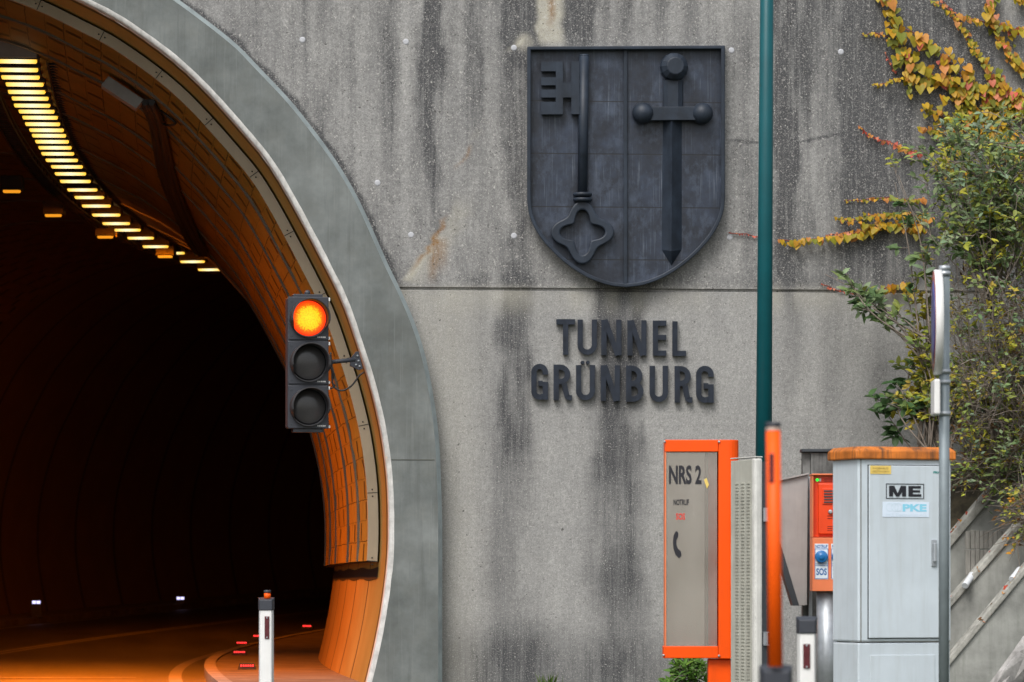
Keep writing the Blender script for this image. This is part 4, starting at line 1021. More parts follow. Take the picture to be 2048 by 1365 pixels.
# ------------------------------------------------------------------ thin vented cabinet door
def vented():
    t = 33.5; k = t / F; o = Pt(1507, 1365, t); o.z = 0; z = lambda y: 1.1 + (HY - y) * k
    ex = (-RT * cos(R(70)) + FW * sin(R(70))).normalized(); n = (-RT * sin(R(70)) - FW * cos(R(70))).normalized()
    M = frame(o, ex, n); root = thing('vented_cabinet', o, 'narrow beige grey cabinet with rows of vent slots and pale rounded edge', 'cabinet')
    wd = 40 * k / cos(R(70)); top = z(919)
    b = MB(M); b.box(0.03, wd, -.052, 0, .02, top); b.build('vented_side', MT['beige_cab'], root, .006)
    sl = MB(M); zz = z(965)
    while zz > .05:
        for q in range(3): x0 = .07 + q * (wd - .12) / 3; sl.box(x0, x0 + (wd - .12) / 3 - .05, -.004, .006, zz - .010, zz)
        zz -= .027
    sl.build('vent_slots', mat('slot_edge', (.36, .36, .31), .7), root)
    e = MB(M); e.box(-.045, .028, -.062, .008, .0, top + .012); e.build('pale_edge', MT['pale_edge'], root, .02)
    c = MB(M); c.box(-.045, wd, -.062, .004, top + .013, top + .022); c.build('top_cap', MT['pale_edge'], root, .004)
    d = MB(M); d.box(-.03, wd, -.11, -.0535, .02, top - .02); d.build('dark_back', MT['dark_side'], root, .004)
    for y in (1030, 1278):
        h = MB(M); h.box(-.05, -.031, -.105, -.068, z(y) - .045, z(y) + .045); h.box(-.052, -.046, -.115, -.064, z(y) - .055, z(y) - .046); h.box(-.052, -.046, -.115, -.064, z(y) + .046, z(y) + .055); h.build('hinge', MT['galv'], root, .003)
vented()

# ------------------------------------------------------------------ stained pillar, call box, hood
def sos_group():
    t = 35.0; k = t / F; z = lambda y: 1.1 + (HY - y) * k
    o = Pt(1640, 1387, t); o.z = -.02; M = frame(o, RT, -FW); X = lambda x: (x - 1640) * k
    root = thing('steel_pillar', o, 'square grey pillar with black stained top behind the emergency call box', 'pillar')
    p = MB(M); p.box(X(1622), X(1700), -.22, 0, 0, z(906) + .02); p.build('pillar_web', MT['pillar'], root, .004)
    q = MB(M); q.box(X(1606), X(1621.5), -.20, -.03, 0, z(905) + .02); q.build('pillar_flange', MT['pillar'], root, .004)
    q = MB(M); q.box(X(1617), X(1624), -.01, .035, 0, z(950)); q.build('pale_post_edge', MT['galv'], root, .003)
    c = MB(M); c.box(X(1603), X(1703), -.24, .03, z(905) + .022, z(903) + .04); c.build('pillar_cap', MT['dark_side'], root, .004)
    # hood
    t2 = 34.7; h = [Pt(x, y, t2) for x, y in ((1538,967),(1616,950),(1614,1211),(1598,1212),(1548,1045))]
    hm = thing('weather_hood', Pt(1600, 1212, t2), 'grey sheet metal weather hood with slanted lower edge beside the call box', 'hood')
    q = MB(); q.prism(h, [a + FW * .02 for a in h]); q.build('hood_sheet', MT['hood'], hm, .004)
    q = MB(); a, b = Pt(1548, 1045, t2), Pt(1598, 1212, t2); q.hexa([a - RT*.05 - FW*.002, a - FW*.002, b - FW*.002, b - RT*.05 - FW*.002], [a - RT*.05 + FW*.3, a + FW*.3, b + FW*.3, b - RT*.05 + FW*.3]); q.build('slanted_flange', MT['dark_side'], hm)
    q = MB(); a, b = Pt(1538, 966, t2), Pt(1617, 949, t2); q.hexa([a - FW*.03, b - FW*.03, b + FW*.25, a + FW*.25], [a - FW*.03 + UP*.012, b - FW*.03 + UP*.012, b + FW*.25 + UP*.012, a + FW*.25 + UP*.012]); q.build('top_flange', MT['hood'], hm)
    # call box
    t3 = 34.3; k3 = t3 / F; z3 = lambda y: 1.1 + (HY - y) * k3; X3 = lambda x: (x - 1625) * k3
    o3 = Pt(1625, 1387, t3); o3.z = -.02; M3 = frame(o3, RT, -FW)
    bxr = thing('emergency_call_box', o3, 'orange emergency call box with green light and blue button on a steel post', 'emergency phone')
    wr = X3(1735)
    b = MB(M3); b.box(X3(1625), wr, -.30, 0, z3(1178), z3(1071)); b.box(X3(1625), wr, -.30, -.061, z3(1071) + .002, z3(946)); b.box(X3(1625), X3(1627), -.06, 0, z3(1071) + .002, z3(946)); b.build('lower_case', MT['orange_sun'], bxr, .004)
    r = MB(M3); r.box(X3(1627.3), wr, -.0605, -.055, z3(1069), z3(950)); r.build('recess_plate', MT['orange_deep'], bxr)
    tp = MB(M3); tp.box(X3(1624), wr, -.30, .01, z3(946) + .001, z3(943)); tp.build('top_lip', MT['orange_sun'], bxr, .003)
    pn = MB(M3); pn.box(X3(1637), X3(1725), -.0545, -.02, z3(1064), z3(962)); po = pn.build('speaker_panel', MT['orange_deep'], bxr, .008)
    gr = MB(M3); gr.box(X3(1645), X3(1680), -.0195, -.012, z3(1004), z3(972)); gr.build('speaker_frame', MT['orange_deep'], po, .003)
    gs = MB(M3)
    for q in range(5): gs.box(X3(1648), X3(1678), -.0118, -.006, z3(1001 - q*5.6), z3(998.4 - q*5.6))
    gs.build('speaker_slot', MT['dark_side'], po)
    lk = MB(M3); lk.lathe((X3(1661), -.019, z3(1019)), (0, 1, 0), [(0, .018), (.02, .017), (.024, .009)], 12); lk.build('lock', MT['galv'], po)
    ln = MB(M3)
    for yy in (1027, 1032, 1048, 1052, 1056): ln.box(X3(1655), X3(1672), -.0195, -.018, z3(yy + 1), z3(yy))
    for yy in (953, 957): ln.box(X3(1649), X3(1675), -.0545, -.053, z3(yy + 1), z3(yy))
    ln.build('small_print', MT['refl_red'], po)
    g = MB(M3); g.lathe((X3(1635.5), -.054, z3(955)), (0, 1, 0), [(0, .013), (.012, .011), (.016, .005)], 12); g.build('green_light', MT['green_led'], bxr)
    g = MB(M3); g.box(X3(1639.5), X3(1643), -.054, -.04, z3(958), z3(952)); g.build('white_switch', MT['white_mk'], bxr)
    for x0 in (1629.5, 1662.5):
        s1 = MB(M3); s1.box(X3(x0), X3(x0 + 27), .0005, .003, z3(1154), z3(1083)); so_ = s1.build('white_sign', MT['sticker'], bxr)
        ti = MB(M3)
        for yy in (1094, 1124, 1127.5, 1153): ti.box(X3(x0), X3(x0 + 27), .0032, .0042, z3(yy), z3(yy - 1.0))
        for xx in (x0, x0 + 26): ti.box(X3(xx), X3(xx + 1), .0044, .0050, z3(1153), z3(1093))
        text_mb(ti, 'NOTRUF', X3(x0 + 1.5), X3(x0 + 25.5), z3(1092), z3(1085), .0045, .025); text_mb(ti, 'SOS', X3(x0 + 3), X3(x0 + 24), z3(1146), z3(1132), .0045, .03)
        ti.build('blue_print', MT['ink_blue'], so_)
        bt = MB(M3); bt.lathe((X3(x0 + 13.2), .003, z3(1109)), (0, 1, 0), [(0, .052), (.028, .050), (.034, .042), (.030, .028), (.034, .026), (.036, .010)], 24); bt.build('blue_button', MT['blue_btn'], bxr)
    ps = MB(M3); ps.lathe((X3(1656), -.14, -.02), (0, 0, 1), [(0, .085), (z3(1178) + .02 - .001, .085)], 24); ps.build('box_post', MT['galv'], bxr)
sos_group()

# ------------------------------------------------------------------ grey switch cabinet
def cabinet():
    t = 31.4; k = t / F; a = R(20); o = Pt(1716, 1387, t); o.z = -.02
    ex = RT * cos(a) + FW * sin(a); n = -FW * cos(a) + RT * sin(a)
    M = frame(o, ex, n); Zo = -.02
    z = lambda y: 1.1 + (HY - y) * k - Zo; X = lambda x: t * ((x - 1716) / F) / (cos(a) - (x - 1024) / F * sin(a))
    root = thing('switch_cabinet', o, 'pale grey roadside switch cabinet with weathered orange roof, lettered ME', 'cabinet')
    wd = X(1902); dp = 52 * k / (sin(a) + .083 * cos(a))
    b = MB(M); b.box(0, wd, -dp, 0, z(1284), z(917)); b.build('cabinet_body', MT['grey_cab'], root, .012)
    pl = MB(M); pl.box(.004, wd - .004, -dp, -.006, 0, z(1286.5)); pl.build('plinth', MT['grey_cab'], root, .010)
    lp = MB(M); lp.box(X(1741), X(1870), -.0058, .0, 0.05, z(1311)); lp.build('plinth_panel', MT['grey_cab'], root, .006)
    sp = MB(M); sp.box(X(1721), X(1722.3), .0005, .003, z(1284), z(917)); sp.build('corner_seam', MT['rib'], root)
    r = MB(M); ov = .03; zt = z(893); zb = z(918.5)
    e0, e1 = (-ov, wd + ov), (-dp - ov, ov); ins = .035; zm = zt - .03
    lo = [(e0[0], e1[1], zb), (e0[1], e1[1], zb), (e0[1], e1[0], zb), (e0[0], e1[0], zb)]; mi = [(x, y, zm) for x, y, _ in lo]
    tpq = [(e0[0]+ins, e1[1]-ins, zt), (e0[1]-ins, e1[1]-ins, zt), (e0[1]-ins, e1[0]+ins, zt), (e0[0]+ins, e1[0]+ins, zt)]
    L = [[r.p(q) for q in ring_] for ring_ in (lo, mi, tpq)]
    for A, B in zip(L, L[1:]):
        for q in range(4): r.face((A[q], A[(q+1) % 4], B[(q+1) % 4], B[q]))
    r.face(L[0][::-1]); r.face(L[2]); r.build('roof', MT['roof_or'], root, .01)
    gp = MB(M); gp.box(X(1735), X(1888), .0006, .003, z(1278.5), z(929.5)); gp.build('door_gap', MT['dark_side'], root)
    d = MB(M); d.box(X(1736.4), X(1886.6), .0032, .016, z(1276.8), z(931)); do = d.build('door', MT['grey_cab'], root, .005)
    Yd = .0172
    h = MB(M); h.box(X(1860.5), X(1870.5), Yd, Yd + .012, z(1133), z(1079)); h.build('handle_plate', MT['galv'], do, .004)
    h = MB(M); h.box(X(1862.5), X(1868.5), Yd + .013, Yd + .035, z(1124), z(1086)); h.build('door_handle', MT['galv'], do, .006)
    s = MB(M); s.box(X(1738.5), X(1780), Yd, Yd + .002, z(948), z(931.5)); so_ = s.build('yellow_sticker', MT['yellow'], do)
    tx = MB(M); text_mb(tx, '++GB+ALG', X(1743), X(1774), z(938.8), z(934.8), Yd + .003, .01); text_mb(tx, '-GQTH-GBH1', X(1742), X(1776), z(945.6), z(941.4), Yd + .003, .01); tx.build('sticker_print', mat('brown_print', (.32, .2, .05), .6), so_)
    s = MB(M); fx0, fx1, fy0, fy1, q = 1770, 1846, 967, 997.5, 1.4
    s.box(X(fx0), X(fx1), Yd, Yd + .002, z(fy0 + q), z(fy0)); s.box(X(fx0), X(fx1), Yd, Yd + .002, z(fy1), z(fy1 - q)); s.box(X(fx0), X(fx0 + q), Yd, Yd + .002, z(fy1 - q), z(fy0 + q)); s.box(X(fx1 - q), X(fx1), Yd, Yd + .002, z(fy1 - q), z(fy0 + q))
    
    def bar(x0, x1, y0, y1, e=.0024): s.poly([(X(x0), Yd + e, z(y1)), (X(x1), Yd + e, z(y1)), (X(x1), Yd + e, z(y0)), (X(x0), Yd + e, z(y0))])
    bar(1776, 1784, 971.5, 993); bar(1802, 1810, 971.5, 993)
    for xa, xb in ((1776, 1789), (1797, 1810)):
        xt0, xt1 = (xa, xb); m0, m1 = 1789, 1797
        q0 = [(1776, 971.5), (1786.5, 971.5), (1796, 993), (1790, 993)] if xa == 1776 else [(1799.5, 971.5), (1810, 971.5), (1796, 993), (1790, 993)]
        s.poly([(X(x_), Yd + (.0028 if xa == 1776 else .0032), z(y_)) for x_, y_ in q0])
    bar(1814.5, 1823.5, 971.5, 993); bar(1823.5, 1839.5, 971.5, 976.5); bar(1823.5, 1838, 980, 984.5); bar(1823.5, 1840.5, 988, 993)
    s.build('black_lettering', MT['ink'], do)
    s = MB(M); s.box(X(1763), X(1856), Yd, Yd + .002, z(1034), z(1004)); so_ = s.build('white_sticker', mat('bright_sticker', (.66, .76, .88), .4, var=.02), do)
    tx = MB(M); text_mb(tx, 'PKE', X(1803), X(1851), z(1023), z(1008), Yd + .003, .045); tx.build('cyan_lettering', MT['ink_cyan'], so_)
    tx = MB(M); text_mb(tx, 'PKE Electronics AG', X(1770), X(1850), z(1032), z(1026.5), Yd + .003, 0)
    for c in (1777, 1787, 1794):
        pts = [(X(c) + .032*cos(2*pi*j/20), z(1014.5) + .032*sin(2*pi*j/20)) for j in range(20)]; pti = [(X(c) + .026*cos(2*pi*j/20), z(1014.5) + .026*sin(2*pi*j/20)) for j in range(20)]
        for j in range(20):
            j2 = (j + 1) % 20; yy = Yd + .003 + (c - 1777) * .00004
            tx.poly([(pts[j][0], yy, pts[j][1]), (pts[j2][0], yy, pts[j2][1]), (pti[j2][0], yy, pti[j2][1]), (pti[j][0], yy, pti[j][1])])
    tx.build('faded_lettering', MT['ink_faint'], so_)
    s = MB(M); text_mb(s, 'PKA', X(1864.5), X(1879), z(946), z(941.5), Yd + .001, .06); s.build('green_lettering', mat('green_print', (.02, .22, .2), .5), do)
cabinet()

# ------------------------------------------------------------------ sign post
def sign_post():
    t = 27.0; k = t / F; z = lambda y: 1.1 + (HY - y) * k; o = Pt(1887.5, 1387, t); o.z = -.06
    root = thing('sign_post', o, 'grey tubular post carrying a round sign and small plate seen edge-on', 'road sign')
    p = MB(); p.tube([o, Pt(1889, 537, t)], 10.6 * k, 20); p.build('post', MT['pole'], root)
    c = MB(); c.tube([Pt(1889, 541, t), Pt(1889, 532, t)], 11.2 * k, 20); c.build('post_cap', MT['galv'], root)
    for y in (547, 743, 764, 827):
        q = MB(); q.lathe(Pt(1888.5, y + 4.5, t), (0, 0, 1), [(0, 11*k), (0, 13*k), (8*k, 13*k), (8*k, 11*k)], 20); q.box(0, 0, 0, 0, 0, 0) if 0 else None
        ctr = Pt(1880, y, t); M_ = frame(ctr, RT, -FW); q.M = M_; q.box(-9*k, -1*k, -.02, .03, -4*k, 4*k); q.build('clamp', MT['galv'], root)
    al = R(-2.9); n = (-RT * cos(al) - FW * sin(al)).normalized()
    ctr = Pt(1867.5, 645, t); r = 105 * k
    d = MB(); d.lathe(ctr - n * .048, n, [(0, r * .97), (0, r), (.046, r), (.050, r * .985)], 64); do = d.build('sign_disc', MT['white_pl'], root)
    f = MB(); f.lathe(ctr + n * .0025, n, [(0, r * .975), (.001, r * .80)], 64); f.build('red_ring', mat('faded_red_film', (.36, .10, .08), .35), do)
    f = MB(); f.lathe(ctr + n * .0042, n, [(0, r * .80), (.001, r * .5), (.0012, .01)], 64); f.build('blue_face', mat('blue_film', (.05, .06, .26), .3), do)
    al = R(-2.0); n = (-RT * cos(al) - FW * sin(al)).normalized(); e = n.cross(UP)
    M_ = frame(Pt(1871, 796, t), e, n); q = MB(M_); q.box(-.17, .17, -.02, .02, -35*k, 35*k); q.build('sign_plate', MT['white_pl'], root, .01)
sign_post()

# ------------------------------------------------------------------ delineator posts and the snow pole
def delineator(cx, t, wpx, cap0, cap1, label, refl=None, topper=None):
    k = t / F; z = lambda y: 1.1 + (HY - y) * k; o = Pt(cx, 1387, t); o.z = -.06; M = frame(o, RT, -FW); hw = wpx / 2 * k
    root = thing('delineator_post', o, label, 'marker post', 'black-capped roadside marker posts')
    Zo = .06
    def prof_(h, d, f=1.0): return [(-h, -d*.3), (-h*.75, d), (h*.75, d), (h, -d*.3), (h*.6, -d), (-h*.6, -d)]
    b = MB(M); p0 = prof_(hw * 1.04, .055); p1 = prof_(hw, .05)
    b.prism([(x, y, 0) for x, y in p0][::-1], [(x, y, z(cap1) + Zo) for x, y in p1][::-1]); b.build('post_body', MT['white_pl'], root, .008)
    c = MB(M); p2 = prof_(hw * 1.1, .058); c.prism([(x, y, z(cap1) + Zo - .004) for x, y in p2][::-1], [(x, y, z(cap0) + Zo - (.02 if y > 0 else 0)) for x, y in p2][::-1]); c.build('dark_cap', MT['black_pl'], root, .006)
    if refl:
        x0, x1, y0, y1 = refl; q = MB(M); q.box((x0 - cx) * k, (x1 - cx) * k, .051, .060, z(y1) + Zo, z(y0) + Zo); ro_ = q.build('reflector', MT['refl_red'], root, .004)
        q = MB(M)
        for yy in (y0 + 3, y1 - 3): q.lathe((((x0 + x1)/2 - cx) * k, .0605, z(yy) + Zo), (0, 1, 0), [(0, .006), (.003, .005)], 8)
        q.build('rivet', MT['galv'], ro_)
    if topper:
        x0, x1, y0, ym, y1 = topper; q = MB(M); q.lathe((((x0+x1)/2 - cx)*k, 0, z(y1) + Zo - .01), (0, 0, 1), [(0, (x1-x0)/2*k), ((y1-ym)*k + .01, (x1-x0)/2*k)], 14); q.build('orange_socket', MT['snow'], root)
        q = MB(M); q.lathe((((x0+x1)/2 - cx)*k, 0, z(ym) + Zo + .001), (0, 0, 1), [(0, (x1-x0)/2*k*1.1), ((ym-y0)*k, (x1-x0)/2*k*1.05)], 14); q.build('socket_cap', MT['black_pl'], root)
    return root
delineator(532.5, 33.6, 30, 1195, 1220, 'white marker post with dark cap and orange socket before the tunnel mouth', (530, 539.5, 1233, 1278), (528, 541.5, 1181, 1186.5, 1195))
delineator(1613.5, 24.0, 39, 1233, 1266, 'white marker post with black cap and red reflector beside the grey cabinet', (1605, 1619, 1288, 1337))
delineator(1552, 14.4, 62, 1330, 1500, 'blurred near marker post whose dark cap carries the orange snow pole')
t = 14.35; k = t / F
sn = thing('snow_pole', Pt(1551, 1335, t), 'blurred bright orange snow pole with dark tip rising from the near post', 'snow pole')
q = MB(); q.tube([Pt(1551, 1334, t), Pt(1546.5, 862, t)], 14.6 * k, 16); q.build('pole_tube', MT['snow'], sn)
q = MB(); q.tube([Pt(1546.5, 862, t), Pt(1546.3, 855, t)], 14.8 * k, 16); q.build('pale_band', mat('faded_band', (.55, .42, .36), .5), sn)
q = MB(); q.tube([Pt(1546.3, 855, t), Pt(1546.2, 845, t)], 15.4 * k, 16); q.build('pole_tip', MT['black_pl'], sn)
q = MB(frame(Pt(1542.5, 937, t), RT, -FW)); q.box(-5*k, 5*k, 12*k, 15.5*k, -30*k, 30*k); q.build('pole_reflector', MT['refl_red'], sn, .003)

# ------------------------------------------------------------------ stepped concrete wing slabs and the bank
def slab(line, Y, thick, label, mtop=MT['crib_edge'], lip=.10):
    pts = [P(x, y, Y) for x, y in line]
    root = thing('wing_slab', (pts[0].x, Y, 0), label, 'wing wall', 'stepped concrete wing slabs on the bank')
    a, b = pts[0], pts[-1]; d = (b - a); d.y = 0; d.normalize(); nrm = Vector((-d.z, 0, d.x))
    f = [a, b, Vector((b.x + 1.5, Y, b.z + 1.0)), Vector((b.x + 1.5, Y, -.2)), Vector((a.x, Y, -.2))]
    m = MB(); m.prism([q + Vector((0, 0, 0)) for q in f], [q + Vector((0, thick, 0)) for q in f]); m.build('slab_face', MT['crib'], root, .01)
    m = MB(); e = b + d * 1.4; m.hexa([a - Vector((0, .03, 0)), e - Vector((0, .03, 0)), e + Vector((0, thick + .02, 0)), a + Vector((0, thick + .02, 0))],
                                      [a - Vector((0, .03, 0)) + nrm*lip, e - Vector((0, .03, 0)) + nrm*lip, e + Vector((0, thick + .02, 0)) + nrm*lip, a + Vector((0, thick + .02, 0)) + nrm*lip])
    m.build('slab_coping', mtop, root, .012)
slab([(1893,1104),(2060,907)], -1.0, .16, 'uppermost sloping concrete wing slab, half hidden by weeds', lip=.085)
slab([(1893,1224),(2060,1035)], -2.0, .16, 'middle sloping concrete wing slab with a white pipe on it', lip=.06)
slab([(1893,1338),(2060,1137)], -3.0, .16, 'lower sloping concrete wing slab with a few red leaves on its edge', lip=.055)
# weathered pale stone at the very corner
rk = MB(); Yk = -4.5
path_r = [P(x, y, Yk) for x, y in ((1975,1385),(2000,1350),(2030,1312),(2062,1275))]
ringsR = []
for i, q in enumerate(path_r):
    r_ = []
    for j in range(12):
        a = 2*pi*j/12; rr = .13 * (1 + .22 * sin(3*a + i*1.7) + .12 * rnd.uniform(-1, 1)); r_.append(rk.p(q + Vector((cos(a)*rr*.8 + .06, sin(a)*rr*1.3, cos(a + 2.4)*rr*.7 - .06))))
    ringsR.append(r_)
for A, B in zip(ringsR, ringsR[1:]):
    for j in range(12): rk.face((A[j], A[(j+1) % 12], B[(j+1) % 12], B[j]))
rk.face(ringsR[0][::-1]); rk.face(ringsR[-1])
tag(rk.build('weathered_timber', MT['rock'], bevel=.02), 'pale weathered sloping stone beam in the lower right corner', 'stone beam')
# infill boards between the slabs
ib = thing('infill_boards', P(1960, 1120, -.75), 'grey vertical boards filling the gap between the upper wing slabs', 'board panel')
for k_, (y0, y1) in enumerate(((1062, 1098), (1100, 1150))):
    m = MB(); x = 1932.0
    while x < 2010:
        w_ = rnd.uniform(7, 10); yy = y0 + rnd.uniform(-1.5, 1.5); a = P(x, yy, -1.25 - .04*k_); b = P(x + w_ - .9, y1, -1.25 - .04*k_); m.box(a.x, b.x, a.y, a.y + .03 + rnd.uniform(0, .02), b.z, a.z); x += w_
    m.build('board_row', MT['board'], ib, .004)
for x0, y0, x1, y1, Y, lb in ((1930,1172,1945,1150,-2.12,'short white pipe end poking out above the middle wing slab'),(2024,1160,2040,1140,-2.95,'short white pipe end among yellow leaves at the right edge')):
    m = MB(); a, b = P(x0, y0, Y), P(x1, y1, Y + .15); dd = (b - a).normalized()
    m.lathe(a, dd, [(0, .026), (0, .034), ((b - a).length, .034), ((b - a).length, .026)], 16); tag(m.build('drain_pipe', MT['pipe'], bevel=.002), lb, 'pipe', 'white pipe ends')
# bank of soil
bk = MB(); nx, ny = 50, 60; idb = []
for j in range(ny + 1):
    Y = -7.5 + 7.5 * j / ny; r_ = []
    for i in range(nx + 1):
        X = 7.5 + 9 * i / nx
        def ln_(px, py, Yl): q = P(px, py, Yl); return q.z + (X - q.x) * 1.13
        if Y > -.9: zz = ln_(1893, 1110, -1) - .12 + (Y + .9) * .7
        elif Y > -1.9: zz = ln_(1893, 1232, -2) - .22
        elif Y > -2.9: zz = ln_(1893, 1352, -3) - .22
        else: zz = -.09
        zz = max(-.09, min(zz, 6.0))
        r_.append(bk.p((X, Y, zz + .05 * sin(X * 7.1 + Y * 3) + .05 * rnd.uniform(-1, 1))))
    idb.append(r_)
for A, B in zip(idb, idb[1:]):
    for i in range(nx): bk.face((A[i], A[i+1], B[i+1], B[i]), True)
tag(bk.build('bank', MT['soil'], origin=(0, 0, 0)), kind='structure')

# ------------------------------------------------------------------ climbing vine on the wall
HEART = [(0, 0), (.26, .16), (.47, .03), (.50, -.25), (.33, -.60), (0, -1.0), (-.33, -.60), (-.50, -.25), (-.47, .03), (-.26, .16)]
def vary(c, a=.16): 
    f = 1 + rnd.uniform(-a, a); return tuple(max(0, min(1, q * f * (1 + rnd.uniform(-.06, .06)))) for q in c)
YEL = [(.52, .33, .02), (.42, .30, .02), (.30, .27, .025), (.36, .30, .02), (.56, .31, .02), (.22, .23, .03)]
ORA = [(.60, .28, .03), (.60, .25, .06), (.52, .22, .04)]
PNK = [(.58, .15, .08), (.55, .11, .07), (.64, .24, .12)]
RED = [(.30, .035, .02), (.40, .06, .03)]
def heart(mb, p, size, down, nrm, col):
    n = Vector(nrm).normalized(); d = Vector(down); d = (d - n * d.dot(n)).normalized(); x = n.cross(d).normalized()
    mb.col = col; fold = rnd.uniform(.05, .28)
    pt = lambda q: p + x * (q[0] * size) + d * (-q[1] * size) + n * (abs(q[0]) * size * fold - max(0, -q[1] - .5) * size * .25)
    c = mb.p(pt((0, -.35))); ids = [mb.p(pt(q)) for q in HEART]
    for i in range(len(ids)): mb.face((c, ids[i], ids[(i+1) % len(ids)]), True)
def vine(label, strands, name='wall_vine'):
    pts_all = []; lf = MB(); st = MB()
    for (pts, wid, n, s0, s1, pal) in strands:
        q = crom(pts, max(8, n // 3)); 
        st.tube([P(a + rnd.uniform(-2, 2), b + rnd.uniform(-2, 2), -.018) for a, b in q], .0065, 5); st.col = None
        for i in range(n):
            f = (i + rnd.random()) / n; j = min(int(f * (len(q) - 1)), len(q) - 2); a = q[j] + (q[j+1] - q[j]) * (f * (len(q) - 1) - j)
            px = a[0] + rnd.gauss(0, wid * .5); py = a[1] + rnd.gauss(0, wid * .45)
            sz = (s0 + (s1 - s0) * f) * rnd.choice((.55, .7, .8, .9, 1.0, 1.1)) * rnd.uniform(.85, 1.1) / 200
            heart(lf, P(px, py, -.03 - rnd.random() * .09), sz, (rnd.gauss(0, .35), -.25, -1), (rnd.gauss(0, .35), -1, .45 + rnd.gauss(0, .3)), vary(rnd.choice(pal)))
    lo = P(strands[0][0][-1][0], strands[0][0][-1][1], 0)
    root = thing(name, lo, label, 'vine', 'vine strands on the concrete wall')
    lf.build('vine_leaves', MT['leaf'], root); st.build('vine_stem', MT['stem_red'], root)
Y1 = YEL + YEL + ORA; Y2 = YEL + YEL + ORA + PNK[:2]; Y3 = YEL + YEL + ORA
vine('broad autumn vine strand with big yellow and pink leaves hanging from the top edge',
     [([(1768,-15),(1785,30),(1795,80),(1805,125),(1835,160),(1850,178)], 17, 62, 20, 19, YEL + YEL + ORA[:2]), ([(1812,60),(1850,80),(1875,105),(1905,130),(1930,155),(1960,180),(2000,200)], 22, 70, 20, 17, Y2),
      ([(1790,95),(1820,120),(1850,140),(1890,160),(1940,190)], 20, 62, 19, 17, Y2), ([(1725,70),(1745,68),(1765,70),(1778,78)], 4, 14, 6, 10, YEL + ORA), ([(1745,170),(1765,168),(1790,160),(1812,158)], 4, 17, 7, 11, YEL),
      ([(1818,150),(1822,175),(1820,192)], 6, 9, 13, 10, YEL), ([(1770,105),(1782,130),(1795,148)], 2, 6, 5, 6, PNK)])
vine('thinner vine strand with small orange leaves curving down the dark upper wall',
     [([(1862,2),(1890,16),(1905,28),(1925,55),(1942,80),(1955,105),(1975,130),(1985,155),(2010,170)], 9, 78, 8, 15, Y3), ([(1915,30),(1950,40),(1975,48)], 6, 16, 13, 12, Y3), ([(1880,0),(1900,18),(1912,28)], 3, 10, 5, 6, PNK)])
vine('pink and yellow vine strand in the top right corner of the wall',
     [([(1985,-10),(1976,20),(1985,45),(2010,55),(2050,60)], 13, 52, 18, 16, Y2 + PNK), ([(2030,-10),(2050,10)], 10, 16, 14, 14, YEL), ([(1990,70),(2010,95),(2030,120),(2055,150)], 14, 60, 14, 16, Y2)])
vine('dense mixed patch of yellow and pink vine leaves behind the green shrub',
     [([(1930,180),(1970,200),(2010,210),(2055,225)], 30, 150, 15, 16, Y2), ([(1900,200),(1950,230),(2000,280),(2055,300)], 34, 130, 15, 15, Y3), ([(1880,330),(1930,345),(1990,350),(2055,370)], 30, 90, 13, 14, YEL), ([(1990,150),(2015,190),(2055,200)], 22, 80, 16, 16, YEL + PNK), ([(1850,215),(1890,235),(1940,255),(1990,262)], 15, 70, 14, 12, Y3),
      ([(1835,255),(1880,262),(1925,255)], 6, 34, 11, 11, YEL + ORA), ([(1880,270),(1900,300),(1895,320)], 8, 16, 12, 12, YEL), ([(1990,250),(2020,290),(2055,330)], 26, 90, 15, 16, YEL)])
vine('short red vine runner with tiny leaves at the shrub left edge',
     [([(1715,250),(1735,268),(1765,280),(1800,292),(1840,310)], 5, 34, 5, 13, PNK + RED + ORA)])
vine('thin level vine runner with small orange leaves above the yellow rows',
     [([(1690,402),(1720,401),(1760,396),(1800,398),(1850,402)], 4, 32, 6, 13, ORA + YEL)])
vine('double row of bright yellow vine leaves creeping left along the wall',
     [([(1672,438),(1710,440),(1750,430),(1800,430),(1860,436)], 8, 56, 8, 17, Y1), ([(1720,452),(1760,450),(1800,452),(1850,462)], 10, 40, 15, 17, YEL + ORA[:1])])
vine('long vine runner of spaced yellow leaves reaching left to the teal mast',
     [([(1455,464),(1480,468),(1512,473),(1540,476)], 1.5, 13, 3, 5, RED + PNK), ([(1556,479),(1580,483),(1610,482),(1640,478),(1680,474),(1720,466),(1760,455)], 5, 40, 13, 17, Y3), ([(1650,470),(1690,466),(1730,462)], 4, 14, 8, 9, PNK + ORA)])
vine('sparse red vine runner just under the horizontal wall groove',
     [([(1640,568),(1665,578),(1700,586),(1735,588)], 3, 16, 4, 7, RED + PNK), ([(1760,580),(1790,572),(1825,570)], 8, 20, 15, 16, YEL + ORA)])

